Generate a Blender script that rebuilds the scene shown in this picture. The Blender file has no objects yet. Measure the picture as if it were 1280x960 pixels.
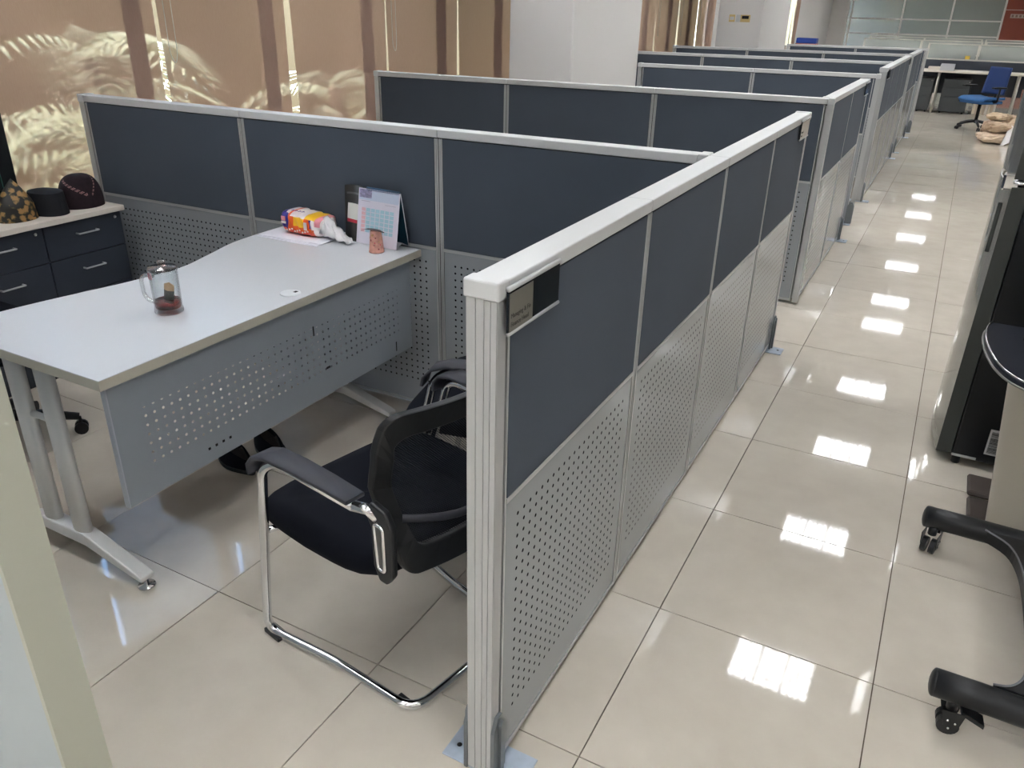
import bpy, bmesh, math, random
from mathutils import Vector, Matrix
random.seed(7)
S = bpy.context.scene
COL = S.collection
PI = math.pi

# ---------------------------------------------------------------- camera
def make_camera():
    yaw, pitch, roll = -0.4847, -0.4443, 0.0237
    sy, cy, sp, cp = math.sin(yaw), math.cos(yaw), math.sin(pitch), math.cos(pitch)
    f = Vector((sy*cp, cy*cp, sp)); rt = Vector((cy, -sy, 0)); up = rt.cross(f)
    cr, sr = math.cos(roll), math.sin(roll)
    r2 = rt*cr + up*sr; u2 = -rt*sr + up*cr
    cd = bpy.data.cameras.new('camera'); co = bpy.data.objects.new('camera', cd); COL.objects.link(co)
    m = Matrix.Identity(4)
    for i in range(3):
        m[i][0] = r2[i]; m[i][1] = u2[i]; m[i][2] = -f[i]
    m[0][3], m[1][3], m[2][3] = 0.461, -1.267, 1.626
    co.matrix_world = m
    cd.sensor_width = 36; cd.lens = 36*988/1280; cd.clip_start = 0.02
    S.camera = co
make_camera()

# ---------------------------------------------------------------- world, sun, exposure
W = bpy.data.worlds.new('sky'); S.world = W; W.use_nodes = True
wn = W.node_tree.nodes; wl = W.node_tree.links
bg = wn['Background']; sky = wn.new('ShaderNodeTexSky'); sky.sky_type = 'NISHITA'
sky.sun_disc = False; sky.sun_elevation = math.radians(48); sky.sun_rotation = math.radians(200)
wl.new(sky.outputs[0], bg.inputs[0]); bg.inputs[1].default_value = 1.1
sd = bpy.data.lights.new('sun', 'SUN'); sd.energy = 7.0; sd.angle = math.radians(0.6); sd.color = (1, .93, .8)
so = bpy.data.objects.new('sun', sd); COL.objects.link(so)
so.rotation_euler = Vector((-.30, .45, -.84)).to_track_quat('-Z', 'Y').to_euler()
LAMP = 12.0
S.view_settings.view_transform = 'Standard'; S.view_settings.look = 'None'
S.view_settings.gamma = 1; S.view_settings.use_curve_mapping = False
S.view_settings.exposure = 1.6
S.cycles.max_bounces = 8; S.cycles.transparent_max_bounces = 12; S.cycles.transmission_bounces = 8
S.cycles.caustics_reflective = False; S.cycles.caustics_refractive = False
S.cycles.sample_clamp_indirect = 6.0

# ---------------------------------------------------------------- materials
def lin(c): return tuple(((v/255)/12.92 if v/255 <= .04045 else ((v/255+.055)/1.055)**2.4) for v in c)
MATS = {}
def mat(name, rgb, rough=.5, metal=0, spec=.5, coat=0, noise=0, nscale=20, bump=0, bscale=200, trans=0, ior=1.45, emit=0, alpha=1, sheen=0):
    if name in MATS: return MATS[name]
    m = bpy.data.materials.new(name); m.use_nodes = True; nt = m.node_tree; b = nt.nodes['Principled BSDF']
    c = lin(rgb)
    b.inputs['Base Color'].default_value = (*c, 1); b.inputs['Roughness'].default_value = rough
    b.inputs['Metallic'].default_value = metal; b.inputs['Specular IOR Level'].default_value = spec
    b.inputs['Coat Weight'].default_value = coat; b.inputs['Coat Roughness'].default_value = .08
    b.inputs['Transmission Weight'].default_value = trans; b.inputs['IOR'].default_value = ior
    b.inputs['Alpha'].default_value = alpha; b.inputs['Sheen Weight'].default_value = sheen
    if emit:
        b.inputs['Emission Color'].default_value = (*c, 1); b.inputs['Emission Strength'].default_value = emit
    tc = nt.nodes.new('ShaderNodeTexCoord')
    if noise:
        n = nt.nodes.new('ShaderNodeTexNoise'); n.inputs['Scale'].default_value = nscale; n.inputs['Detail'].default_value = 5
        nt.links.new(tc.outputs['Object'], n.inputs['Vector'])
        r = nt.nodes.new('ShaderNodeValToRGB'); nt.links.new(n.outputs[0], r.inputs[0])
        r.color_ramp.elements[0].position = .3; r.color_ramp.elements[1].position = .7
        r.color_ramp.elements[0].color = (*[v*(1-noise) for v in c], 1)
        r.color_ramp.elements[1].color = (*[min(1, v*(1+noise)) for v in c], 1)
        nt.links.new(r.outputs[0], b.inputs['Base Color'])
    if bump:
        n = nt.nodes.new('ShaderNodeTexNoise'); n.inputs['Scale'].default_value = bscale; n.inputs['Detail'].default_value = 3
        nt.links.new(tc.outputs['Object'], n.inputs['Vector'])
        bp = nt.nodes.new('ShaderNodeBump'); bp.inputs['Strength'].default_value = bump; bp.inputs['Distance'].default_value = .002
        nt.links.new(n.outputs[0], bp.inputs['Height']); nt.links.new(bp.outputs[0], b.inputs['Normal'])
    MATS[name] = m; return m
def mth(nt, op, a, b=None, c=None):
    n = nt.nodes.new('ShaderNodeMath'); n.operation = op
    for i, v in enumerate((a, b, c)):
        if v is None: continue
        if isinstance(v, (int, float)): n.inputs[i].default_value = v
        else: nt.links.new(v, n.inputs[i])
    return n.outputs[0]
def tile_mat():
    m = bpy.data.materials.new('polished_tile'); m.use_nodes = True; nt = m.node_tree; b = nt.nodes['Principled BSDF']
    g = nt.nodes.new('ShaderNodeNewGeometry'); oi = nt.nodes.new('ShaderNodeObjectInfo')
    n = nt.nodes.new('ShaderNodeTexNoise'); n.inputs['Scale'].default_value = 1.6; n.inputs['Detail'].default_value = 6; n.inputs['Distortion'].default_value = .8
    nt.links.new(g.outputs['Position'], n.inputs['Vector'])
    n2 = nt.nodes.new('ShaderNodeTexNoise'); n2.inputs['Scale'].default_value = 9; n2.inputs['Detail'].default_value = 8
    nt.links.new(g.outputs['Position'], n2.inputs['Vector'])
    f = mth(nt, 'ADD', mth(nt, 'MULTIPLY', n.outputs[0], .6), mth(nt, 'MULTIPLY', n2.outputs[0], .4))
    f = mth(nt, 'ADD', f, mth(nt, 'MULTIPLY', mth(nt, 'SUBTRACT', oi.outputs['Random'], .5), .10))
    r = nt.nodes.new('ShaderNodeValToRGB'); nt.links.new(f, r.inputs[0])
    r.color_ramp.elements[0].position = .35; r.color_ramp.elements[1].position = .68
    r.color_ramp.elements[0].color = (*lin((198, 190, 177)), 1); r.color_ramp.elements[1].color = (*lin((212, 205, 192)), 1)
    nt.links.new(r.outputs[0], b.inputs['Base Color'])
    b.inputs['Roughness'].default_value = .045; b.inputs['IOR'].default_value = 1.55
    return m
def perf_mat(name, rgb, pitch, rad, mx, mz, W_, H_, through, rough=.3, metal=.35, mtop=None):
    """sheet metal with a square grid of small round holes; UV is in metres on the sheet"""
    m = bpy.data.materials.new(name); m.use_nodes = True; nt = m.node_tree; b = nt.nodes['Principled BSDF']
    uv = nt.nodes.new('ShaderNodeUVMap'); sp = nt.nodes.new('ShaderNodeSeparateXYZ'); nt.links.new(uv.outputs[0], sp.inputs[0])
    def axis(o, lo, hi):
        t = mth(nt, 'DIVIDE', mth(nt, 'SUBTRACT', o, lo), pitch)
        d = mth(nt, 'MULTIPLY', mth(nt, 'SUBTRACT', mth(nt, 'FRACT', mth(nt, 'ADD', t, .5)), .5), pitch)
        inside = mth(nt, 'MULTIPLY', mth(nt, 'GREATER_THAN', o, lo-pitch*.4), mth(nt, 'LESS_THAN', o, hi+pitch*.4))
        return d, inside
    dx, ix = axis(sp.outputs[0], mx, W_-mx); dz, iz = axis(sp.outputs[1], mz, H_-(mtop if mtop else mz))
    r2 = mth(nt, 'ADD', mth(nt, 'MULTIPLY', dx, dx), mth(nt, 'MULTIPLY', dz, dz))
    hole = mth(nt, 'MULTIPLY', mth(nt, 'MULTIPLY', ix, iz), mth(nt, 'LESS_THAN', r2, rad*rad))
    mix = nt.nodes.new('ShaderNodeMixRGB'); nt.links.new(hole, mix.inputs[0])
    mix.inputs[1].default_value = (*lin(rgb), 1); mix.inputs[2].default_value = (.012, .013, .015, 1)  # holes painted near-black to stand for their shaded inside
    nt.links.new(mix.outputs[0], b.inputs['Base Color'])
    nt.links.new(mth(nt, 'MULTIPLY_ADD', hole, 1-rough, rough), b.inputs['Roughness'])
    nt.links.new(mth(nt, 'MULTIPLY', mth(nt, 'SUBTRACT', 1.0, hole), .5), b.inputs['Specular IOR Level'])
    nt.links.new(mth(nt, 'MULTIPLY', mth(nt, 'SUBTRACT', 1.0, hole), metal), b.inputs['Metallic'])
    if through:
        nt.links.new(mth(nt, 'SUBTRACT', 1.0, hole), b.inputs['Alpha'])
    return m
def blind_mat():
    m = bpy.data.materials.new('blind_fabric'); m.use_nodes = True; nt = m.node_tree
    for n in list(nt.nodes): nt.nodes.remove(n)
    out = nt.nodes.new('ShaderNodeOutputMaterial')
    tr = nt.nodes.new('ShaderNodeBsdfRefraction'); tr.inputs['Color'].default_value = (.95, .85, .73, 1); tr.inputs['Roughness'].default_value = .24; tr.inputs['IOR'].default_value = 1.07
    df = nt.nodes.new('ShaderNodeBsdfDiffuse'); tl = nt.nodes.new('ShaderNodeBsdfTranslucent')
    w = nt.nodes.new('ShaderNodeTexNoise'); w.inputs['Scale'].default_value = 260
    tc = nt.nodes.new('ShaderNodeTexCoord'); mp = nt.nodes.new('ShaderNodeMapping'); mp.inputs['Scale'].default_value = (1, 1, .12)
    nt.links.new(tc.outputs['Object'], mp.inputs[0]); nt.links.new(mp.outputs[0], w.inputs['Vector'])
    rp = nt.nodes.new('ShaderNodeValToRGB'); nt.links.new(w.outputs[0], rp.inputs[0])
    rp.color_ramp.elements[0].color = (*lin((216, 180, 162)), 1); rp.color_ramp.elements[1].color = (*lin((232, 200, 182)), 1)
    nt.links.new(rp.outputs[0], df.inputs[0]); tl.inputs[0].default_value = (*lin((214, 170, 140)), 1)
    m1 = nt.nodes.new('ShaderNodeMixShader'); m1.inputs[0].default_value = .36
    nt.links.new(df.outputs[0], m1.inputs[1]); nt.links.new(tl.outputs[0], m1.inputs[2])
    m2 = nt.nodes.new('ShaderNodeMixShader'); m2.inputs[0].default_value = .17
    nt.links.new(m1.outputs[0], m2.inputs[1]); nt.links.new(tr.outputs[0], m2.inputs[2]); nt.links.new(m2.outputs[0], out.inputs[0])
    return m
def mesh_mat(name='chair_mesh', rgb=(14, 16, 22), step=.006, open_=.5):
    m = bpy.data.materials.new(name); m.use_nodes = True; nt = m.node_tree; b = nt.nodes['Principled BSDF']
    b.inputs['Base Color'].default_value = (*lin(rgb), 1); b.inputs['Roughness'].default_value = .6
    tc = nt.nodes.new('ShaderNodeTexCoord'); sp = nt.nodes.new('ShaderNodeSeparateXYZ'); nt.links.new(tc.outputs['Object'], sp.inputs[0])
    a = mth(nt, 'FRACT', mth(nt, 'DIVIDE', mth(nt, 'ADD', sp.outputs[1], sp.outputs[2]), step))
    c = mth(nt, 'FRACT', mth(nt, 'DIVIDE', mth(nt, 'SUBTRACT', sp.outputs[1], sp.outputs[2]), step))
    h = mth(nt, 'MULTIPLY', mth(nt, 'LESS_THAN', a, open_**.5), mth(nt, 'LESS_THAN', c, open_**.5))
    nt.links.new(mth(nt, 'SUBTRACT', 1.0, h), b.inputs['Alpha'])
    return m
M_WALL = mat('wall_paint', (226, 224, 222), .55, bump=.05)
M_WALLW = mat('wall_paint_warm', (214, 204, 200), .55, bump=.05)
M_CEIL = mat('ceiling_paint', (232, 232, 230), .7)
M_JAMB = mat('sage_paint', (184, 186, 172), .5, noise=.02, nscale=3)
M_JAMB2 = mat('pale_grey_paint', (176, 186, 190), .5, noise=.03, nscale=4)
M_TILE = tile_mat(); M_GROUT = mat('grout', (92, 78, 66), .9)
M_FAB = mat('navy_fabric', (76, 84, 95), .9, spec=.2, noise=.06, nscale=2.5, bump=.25, bscale=900, sheen=.03)
M_ALU = mat('light_aluminium', (182, 184, 185), .38, metal=.35)
M_ALU2 = mat('white_powder_coat', (206, 206, 202), .4)
M_CAP = mat('white_cap', (200, 202, 203), .35)
M_DARK = mat('dark_gap', (16, 17, 19), .7)
M_STEEL = mat('zinc_plate', (178, 190, 205), .35, metal=.7, noise=.08, nscale=30)
M_BRKT = mat('grey_bracket', (112, 118, 122), .4, metal=.4)
M_PERF = {}
M_MOD = perf_mat('modesty_perforated', (154, 162, 170), .0295, .0043, .10, .105, 1.37, .385, True, .38, .1, .115)
M_WHITE = mat('desk_white', (196, 199, 204), .3, spec=.4)
M_EDGE = mat('cream_edge_band', (192, 188, 174), .5)
M_LEG = mat('leg_silver', (222, 222, 220), .35, metal=.05)
M_CHROME = mat('chrome', (225, 226, 228), .06, metal=1)
M_BLACK = mat('black_fabric', (12, 15, 24), .9, spec=.2, bump=.2, bscale=700)
M_BPLAST = mat('black_plastic', (22, 24, 27), .42)
M_ARM = mat('arm_pad', (52, 53, 60), .55)
M_MESH = mesh_mat(); M_BLIND = blind_mat()
M_CORD = mat('cord_white', (220, 214, 204), .5)
M_CAB = mat('navy_laminate', (54, 60, 71), .45, noise=.04, nscale=8)
M_CABTOP = mat('cabinet_top', (222, 214, 204), .45)
def thin_glass(name, tint, f0=.10, rgb2=(235, 240, 242)):
    m = bpy.data.materials.new(name); m.use_nodes = True; nt = m.node_tree
    for n in list(nt.nodes): nt.nodes.remove(n)
    out = nt.nodes.new('ShaderNodeOutputMaterial'); t = nt.nodes.new('ShaderNodeBsdfTransparent'); 
    cm = nt.nodes.new('ShaderNodeMixRGB'); cm.inputs[1].default_value = (*tint, 1); cm.inputs[2].default_value = (*[v*.55 for v in tint], 1); nt.links.new(cm.outputs[0], t.inputs[0])
    g = nt.nodes.new('ShaderNodeBsdfGlossy'); g.inputs['Roughness'].default_value = .03
    lw = nt.nodes.new('ShaderNodeLayerWeight'); lw.inputs[0].default_value = .35
    f = mth(nt, 'ADD', mth(nt, 'MULTIPLY', mth(nt, 'POWER', lw.outputs['Facing'], 2.5), .8), f0); nt.links.new(mth(nt, 'POWER', lw.outputs['Facing'], 1.6), cm.inputs[0])
    x = nt.nodes.new('ShaderNodeMixShader'); nt.links.new(f, x.inputs[0]); nt.links.new(t.outputs[0], x.inputs[1]); nt.links.new(g.outputs[0], x.inputs[2]); nt.links.new(x.outputs[0], out.inputs[0])
    return m
M_GLASS = thin_glass('clear_glass', (.96, .975, .975), .05)

# ---------------------------------------------------------------- mesh helpers
class MB:
    def __init__(s): s.v = []; s.f = []; s.m = []; s.uv = []; s.sm = []
    def add(s, vs, fs, mi=0, smooth=False, uvs=None):
        o = len(s.v); s.v += [tuple(p) for p in vs]
        for k, f in enumerate(fs):
            s.f.append([i+o for i in f]); s.m.append(mi); s.sm.append(smooth)
            s.uv.append(uvs[k] if uvs else None)
        return s
    def box(s, x0, x1, y0, y1, z0, z1, mi=0, bev=0):
        if bev:
            b = bev; vs = []; 
            def P(ix, iy, iz, ax):
                p = [[x0, x1][ix], [y0, y1][iy], [z0, z1][iz]]; sg = [1 if i == 0 else -1 for i in (ix, iy, iz)]
                for k in range(3):
                    if k != ax: p[k] += sg[k]*b
                return p
            bm = bmesh.new(); bmesh.ops.create_cube(bm, size=1)
            for v in bm.verts: v.co = Vector(((x0+x1)/2+v.co.x*(x1-x0), (y0+y1)/2+v.co.y*(y1-y0), (z0+z1)/2+v.co.z*(z1-z0)))
            bmesh.ops.bevel(bm, geom=list(bm.edges), offset=b, segments=2, affect='EDGES', profile=.5)
            bm.verts.index_update(); s.add([v.co for v in bm.verts], [[v.index for v in f.verts] for f in bm.faces], mi, False); bm.free(); return s
        vs = [(x, y, z) for x in (x0, x1) for y in (y0, y1) for z in (z0, z1)]
        return s.add(vs, [(0, 1, 3, 2), (4, 6, 7, 5), (0, 4, 5, 1), (2, 3, 7, 6), (0, 2, 6, 4), (1, 5, 7, 3)], mi)
    def prism(s, pts, z0, z1, mi=0, axis='z'):
        n = len(pts)
        def m(p, h): return (p[0], p[1], h) if axis == 'z' else ((p[0], h, p[1]) if axis == 'y' else (h, p[0], p[1]))
        vs = [m(p, z0) for p in pts]+[m(p, z1) for p in pts]
        return s.add(vs, [list(range(n))[::-1], list(range(n, 2*n))]+[(i, (i+1) % n, (i+1) % n+n, i+n) for i in range(n)], mi)
    def lathe(s, prof, cx=0, cy=0, n=24, mi=0, smooth=True, sx=1, sy=1):
        vs = []; fs = []
        for (r, z) in prof:
            for k in range(n):
                a = 2*PI*k/n; vs.append((cx+r*math.cos(a)*sx, cy+r*math.sin(a)*sy, z))
        for j in range(len(prof)-1):
            for k in range(n):
                fs.append((j*n+k, j*n+(k+1) % n, (j+1)*n+(k+1) % n, (j+1)*n+k))
        if prof[0][0] > 1e-5: fs.append(list(range(n))[::-1])
        if prof[-1][0] > 1e-5: fs.append([(len(prof)-1)*n+k for k in range(n)])
        return s.add(vs, fs, mi, smooth)
    def tube(s, pts, r, fillet=0, n=12, mi=0, closed=False, sy=1, cap=True):
        P = [Vector(p) for p in pts]
        if fillet:
            Q = [] if closed else [P[0]]
            rng = range(len(P)) if closed else range(1, len(P)-1)
            for i in rng:
                a, b, c = P[i-1], P[i], P[(i+1) % len(P)]
                d = min(fillet, (a-b).length*.48, (c-b).length*.48)
                p0 = b+(a-b).normalized()*d; p1 = b+(c-b).normalized()*d
                for k in range(7):
                    t = k/6; Q.append(p0*(1-t)**2+b*2*t*(1-t)+p1*t*t)
            if not closed: Q.append(P[-1])
            P = Q
        vs = []; fs = []; N = len(P); prev = None
        for i in range(N):
            if closed: t = P[(i+1) % N]-P[i-1]
            else: t = P[min(i+1, N-1)]-P[max(i-1, 0)]
            t = t.normalized() if t.length > 1e-9 else Vector((0, 0, 1))
            if prev is None: u = t.orthogonal().normalized() if abs(t.z) > .99 or True else None; u = (Vector((0, 0, 1)).cross(t) if abs(t.z) < .9 else Vector((0, 1, 0)).cross(t)).normalized()
            else: u = (prev-t*prev.dot(t)).normalized()
            prev = u; w = t.cross(u); rr = r[i] if isinstance(r, list) else r
            for k in range(n):
                a = 2*PI*k/n; vs.append(P[i]+u*math.cos(a)*rr*sy+w*math.sin(a)*rr)
        for i in range(N if closed else N-1):
            for k in range(n):
                j = (i+1) % N; fs.append((i*n+k, i*n+(k+1) % n, j*n+(k+1) % n, j*n+k))
        if not closed and cap: fs += [list(range(n))[::-1], [(N-1)*n+k for k in range(n)]]
        return s.add(vs, fs, mi, True)
    def grid(s, fn, nu, nv, mi=0, smooth=True, mfn=None, flip=False):
        vs = [fn(i/nu, j/nv) for j in range(nv+1) for i in range(nu+1)]; o = len(s.v); s.v += [tuple(p) for p in vs]
        for j in range(nv):
            for i in range(nu):
                a = j*(nu+1)+i; q = (a, a+1, a+nu+2, a+nu+1)
                if flip: q = q[::-1]
                s.f.append([k+o for k in q]); s.sm.append(smooth)
                s.m.append(mfn((i+.5)/nu, (j+.5)/nv) if mfn else mi)
                uvs = [((i)/nu, j/nv), ((i+1)/nu, j/nv), ((i+1)/nu, (j+1)/nv), (i/nu, (j+1)/nv)]
                s.uv.append(uvs[::-1] if flip else uvs)
        return s
    def sphere(s, c, r, n=12, mi=0, sc=(1, 1, 1)):
        def fn(u, v):
            a = 2*PI*u; b = PI*(v-.5); return (c[0]+r*sc[0]*math.cos(b)*math.cos(a), c[1]+r*sc[1]*math.cos(b)*math.sin(a), c[2]+r*sc[2]*math.sin(b))
        return s.grid(fn, n*2, n, mi)
    def mesh(s, name, mats):
        me = bpy.data.meshes.new(name); me.from_pydata(s.v, [], s.f)
        for m in (mats if isinstance(mats, (list, tuple)) else [mats]): me.materials.append(m)
        me.polygons.foreach_set('material_index', s.m); me.polygons.foreach_set('use_smooth', s.sm)
        if any(u for u in s.uv):
            l = me.uv_layers.new(name='UVMap'); k = 0
            for p, u in zip(me.polygons, s.uv):
                for i in range(p.loop_total):
                    if u: l.data[k].uv = u[i]
                    k += 1
        me.validate(); me.update(); return me
    def build(s, name, mats, parent=None, loc=None, bevel=0, subsurf=0, solid=0):
        o = link(name, s.mesh(name, mats), parent, loc)
        if solid: md = o.modifiers.new('s', 'SOLIDIFY'); md.thickness = solid; md.offset = 0
        if bevel:
            md = o.modifiers.new('b', 'BEVEL'); md.width = bevel; md.segments = 2; md.limit_method = 'ANGLE'
        if subsurf: md = o.modifiers.new('ss', 'SUBSURF'); md.levels = md.render_levels = subsurf
        return o
def link(name, me, parent=None, loc=None, rz=0):
    o = bpy.data.objects.new(name, me); COL.objects.link(o)
    if parent: o.parent = parent
    if loc: o.location = loc
    if rz: o.rotation_euler.z = rz
    return o
def tag(o, label=None, cat=None, group=None, kind=None):
    if label: o['label'] = label
    if cat: o['category'] = cat
    if group: o['group'] = group
    if kind: o['kind'] = kind
    return o
def thing(name, label, cat, loc=(0, 0, 0), rz=0, group=None):
    o = bpy.data.objects.new(name, None); o.empty_display_size = .1; COL.objects.link(o)
    o.location = loc; o.rotation_euler.z = rz
    return tag(o, label, cat, group)
def struct(name, mb, mats, parent=None, **k):
    o = mb.build(name, mats, parent, **k)
    if not parent: o['kind'] = 'structure'
    return o
def text(body, size, mat_, name, parent, mtx, extrude=.0004):
    c = bpy.data.curves.new(name, 'FONT'); c.body = body; c.size = size; c.extrude = extrude; c.align_x = 'LEFT'
    t = bpy.data.objects.new(name, c); COL.objects.link(t)
    dg = bpy.context.evaluated_depsgraph_get(); me = bpy.data.meshes.new_from_object(t.evaluated_get(dg))
    bpy.data.objects.remove(t); me.materials.clear(); me.materials.append(mat_)
    o = bpy.data.objects.new(name, me); COL.objects.link(o); o.parent = parent; o.matrix_local = mtx
    return o
def children(o): return [c for c in bpy.data.objects if c.parent == o]
def dup(root, loc, rz, label, group=None):
    kids = {}
    for c in bpy.data.objects:
        if c.parent: kids.setdefault(c.parent, []).append(c)
    def rec(o, par):
        c = o.copy(); COL.objects.link(c)
        if par: c.parent = par
        for k in kids.get(o, []): rec(k, c)
        return c
    r = rec(root, None); r.location = loc; r.rotation_euler.z = rz; r['label'] = label
    if group: r['group'] = group
    return r

# ---------------------------------------------------------------- floor and tiles
XL, XR, YB, YF, H = -3.6, 3.0, -6.0, 25.7, 2.8
fl = MB().box(XL-.3, XR+.3, YB-.3, YF+3, -.15, -.0125)
floor = struct('floor', fl, M_GROUT)
tm = MB(); T = .6; g = .0016; tm.box(g, T-g, g, T-g, -.0125, 0)
tme = tm.mesh('floor_tile', M_TILE)
cnt = 0; rest = MB()
for j in list(range(-3, 43))+list(range(-10, -3)):
    for i in range(-6, 5):
        x, y = i*T, j*T
        if cnt < 297:
            o = link('floor_tile', tme, floor, (x, y, 0)); cnt += 1
            o.rotation_euler = (random.uniform(-1, 1)*.0006, random.uniform(-1, 1)*.0006, 0)
        else: rest.box(x+g, x+T-g, y+g, y+T-g, -.0125, 0)
ro = rest.build('floor_tile_field', M_TILE, floor); ro['kind'] = 'stuff'

# ---------------------------------------------------------------- room shell
XW = -3.46
struct('ceiling', MB().box(XW-.3, XR+.2, YB-.2, YF+3, H, H+.12), M_CEIL)
struct('wall_right', MB().box(XR, XR+.15, YB, YF+3, 0, H), M_WALL)
struct('wall_back', MB().box(XW-.2, XR+.15, YB-.15, YB, 0, H), M_WALL)
GAPS = [-5.0, -4.0, -3.0, -2.0, -1.0, -.05, .94, 1.92, 2.92, 3.955, 4.96, 5.95, 6.95, 7.95, 8.98, 10.0, 11.0, 11.95, 12.95]
wl_ = MB().box(XW-.2, XW, YB, YF, 0, .62).box(XW-.2, XW, YB, YF, 2.62, H)
wl_.box(XW-.2, XW, YB, -5.05, .62, 2.62).box(XW-.2, XW, 12.9, 18.7, .62, 2.62).box(XW-.2, XW, 20.45, YF, .62, 2.62)
struct('wall_left', wl_, M_WALL)
M_FRAME = mat('window_frame', (240, 238, 234), .45)
wi = 0
def window(y0, y1, pw):
    global wi; wi += 1
    z0, z1 = .62, 2.62
    f = MB()
    f.box(XW-.19, XW-.13, y0-pw/2, y0+pw/2, z0, z1).box(XW-.19, XW-.13, y1-pw/2, y1+pw/2, z0, z1)
    f.box(XW-.19, XW-.13, y0, y1, z0, z0+.06).box(XW-.19, XW-.13, y0, y1, z1-.06, z1)
    w = tag(f.build('window_%d' % wi, M_FRAME), kind='structure')
    MB().box(XW-.163, XW-.157, y0+pw/2, y1-pw/2, z0+.06, z1-.06).build('pane', M_PANE, w)
M_PANE = mat('window_pane', (240, 248, 245), .0, trans=1, ior=1.02)
for a, b in zip(GAPS[:-1], GAPS[1:]): window(a, b, .075)
window(18.7, 19.6, .08); window(19.6, 20.45, .08)
# roller blinds
bn = 0
def ords(n): return ['first', 'second', 'third', 'fourth', 'fifth', 'sixth', 'seventh', 'eighth', 'ninth', 'tenth', 'eleventh', 'twelfth', 'thirteenth', 'fourteenth', 'fifteenth', 'sixteenth', 'seventeenth'][n]
BL = ['brown roller blind behind the camera, %s from the back wall' % w for w in ('first', 'second', 'third', 'fourth')]+['brown roller blind at the camera end of the window wall, out past the black tower',
 'brown roller blind behind the black tower standing on the cabinet',
 'brown roller blind with bright leaf patches above the three caps',
 'brown roller blind right of the first cord, above the joint of the cubicle back partition',
 'brown roller blind just right of the wide bright window gap',
 'brown roller blind between the thin cord at mid wall and the thin bright slit',
 'narrow brown roller blind touching the left edge of the white pillar',
 'brown roller blind hidden just behind the near white pillar',
 'brown roller blind behind the near white pillar, middle of that stretch',
 'brown roller blind behind the far side of the near white pillar',
 'brown roller blind showing as first strip right of the near pillar',
 'brown roller blind left of the bright gap beyond the near pillar',
 'brown roller blind right of the bright gap beyond the near pillar',
 'last brown roller blind before the wall with the thermostat',
 'dark brown roller blind just past the far pillar',
 'dark brown roller blind beside the blue box at the far end']
def blind(y0, y1, side, wide=0, zb=.66):
    global bn
    t = thing('roller_blind', BL[bn], 'blind', (-3.415, (y0+y1)/2, 0), 0, 'brown roller blinds along the window wall'); bn += 1
    w = (y1-y0)/2
    ph = random.uniform(0, 6)
    f = MB().grid(lambda u, v: (.006*math.sin(u*5+ph)*(1-v)+.003*math.sin(v*9+u*3), -w+2*w*u, zb+(2.66-zb)*v), 24, 20)
    f.build('blind_fabric', M_BLIND, t)
    MB().tube([(0, -w, zb), (0, w, zb)], .010).build('bottom_bar', M_CORD, t)
    MB().tube([(0, -w-.01, 2.69), (0, w+.01, 2.69)], .028).build('roller', M_CORD, t)
    if side:
        yy = w-.02 if side > 0 else -w+.02
        yb = yy-.05 if side > 0 else yy+.05
        MB().tube([(.03, yy, 2.69), (.03, yy, 1.36), (.035, (yy+yb)/2, 1.30), (.03, yb, 1.36), (.03, yb, 2.69)], .0022, fillet=.03, n=6).build('cord_loop', M_CORD, t)
for k, (a, b) in enumerate(zip(GAPS[:-1], GAPS[1:])):
    ga = .028 if abs(a-2.92) < .01 or abs(a-11) < .01 else .012; gb = .028 if abs(b-2.92) < .01 or abs(b-11) < .01 else .012
    if abs(b-1.92) < .01: gb = .014
    side = -1 if k-4 in (3, 5, 7, 11, 12, 13) else 0
    blind(a+ga, b-gb, side)
blind(18.74, 19.55, -1); blind(19.62, 20.4, -1)
# pillars
def pillar(n, y0, y1, x0):
    p = struct('trim_%d' % n, MB().box(x0, -2.14, y0, y1, 0, H), M_WALL, bevel=.012)
pillar(1, 4.5, 5.92, -2.67); pillar(2, 10.65, 12.5, -2.74)
# near wall end on the left
struct('wall_near', MB().box(-2.6, -.757, -.742, -.664, 0, H, 0), M_JAMB2)
struct('trim_3', MB().box(-.757, -.745, -.744, -.662, 0, H, 0), M_JAMB)

# ---------------------------------------------------------------- outside
struct('ground', MB().box(-14, XW-.25, -8, 30, -.5, -.4), mat('ground_grass', (92, 92, 52), .95, noise=.3, nscale=3))
struct('sky_backdrop', MB().box(-9.2, -9.0, -8, 30, -.4, 3.6), mat('backdrop_brown', (112, 92, 66), .9, noise=.2, nscale=.8))  # added dark backdrop, keeps bright sky from showing through the blinds
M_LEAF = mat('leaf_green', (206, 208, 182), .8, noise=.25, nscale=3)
def shrub(x, y, h, n, label):
    t = thing('palm_shrub', label, 'plant', (x, y, -.4), 0, 'palm shrubs outside the windows')
    MB().tube([(0, 0, 0), (.05, .02, h*.5), (.02, 0, h*.75)], .07, fillet=.2, n=8).build('trunk', M_GROUT, t)
    for k in range(n):
        m = MB(); a = random.uniform(0, 2*PI); L = random.uniform(.8, 1.2); z0 = h*random.uniform(.3, .8)
        d = Vector((math.cos(a), math.sin(a), 0)); sd_ = Vector((-d.y, d.x, 0)); pr = None
        for q in range(15):
            s_ = q/14; p = d*(L*s_)+Vector((0, 0, z0+.55*L*s_-.8*L*s_*s_))
            for sg in (-1, 1):
                tip = p+sd_*sg*.30*math.sin(PI*(.1+.85*s_))+d*.12+Vector((0, 0, -.07)); ww = d*.013
                m.add([p-ww, p+ww, tip], [(0, 1, 2)])
        o = m.build('frond', M_LEAF, t)
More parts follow.
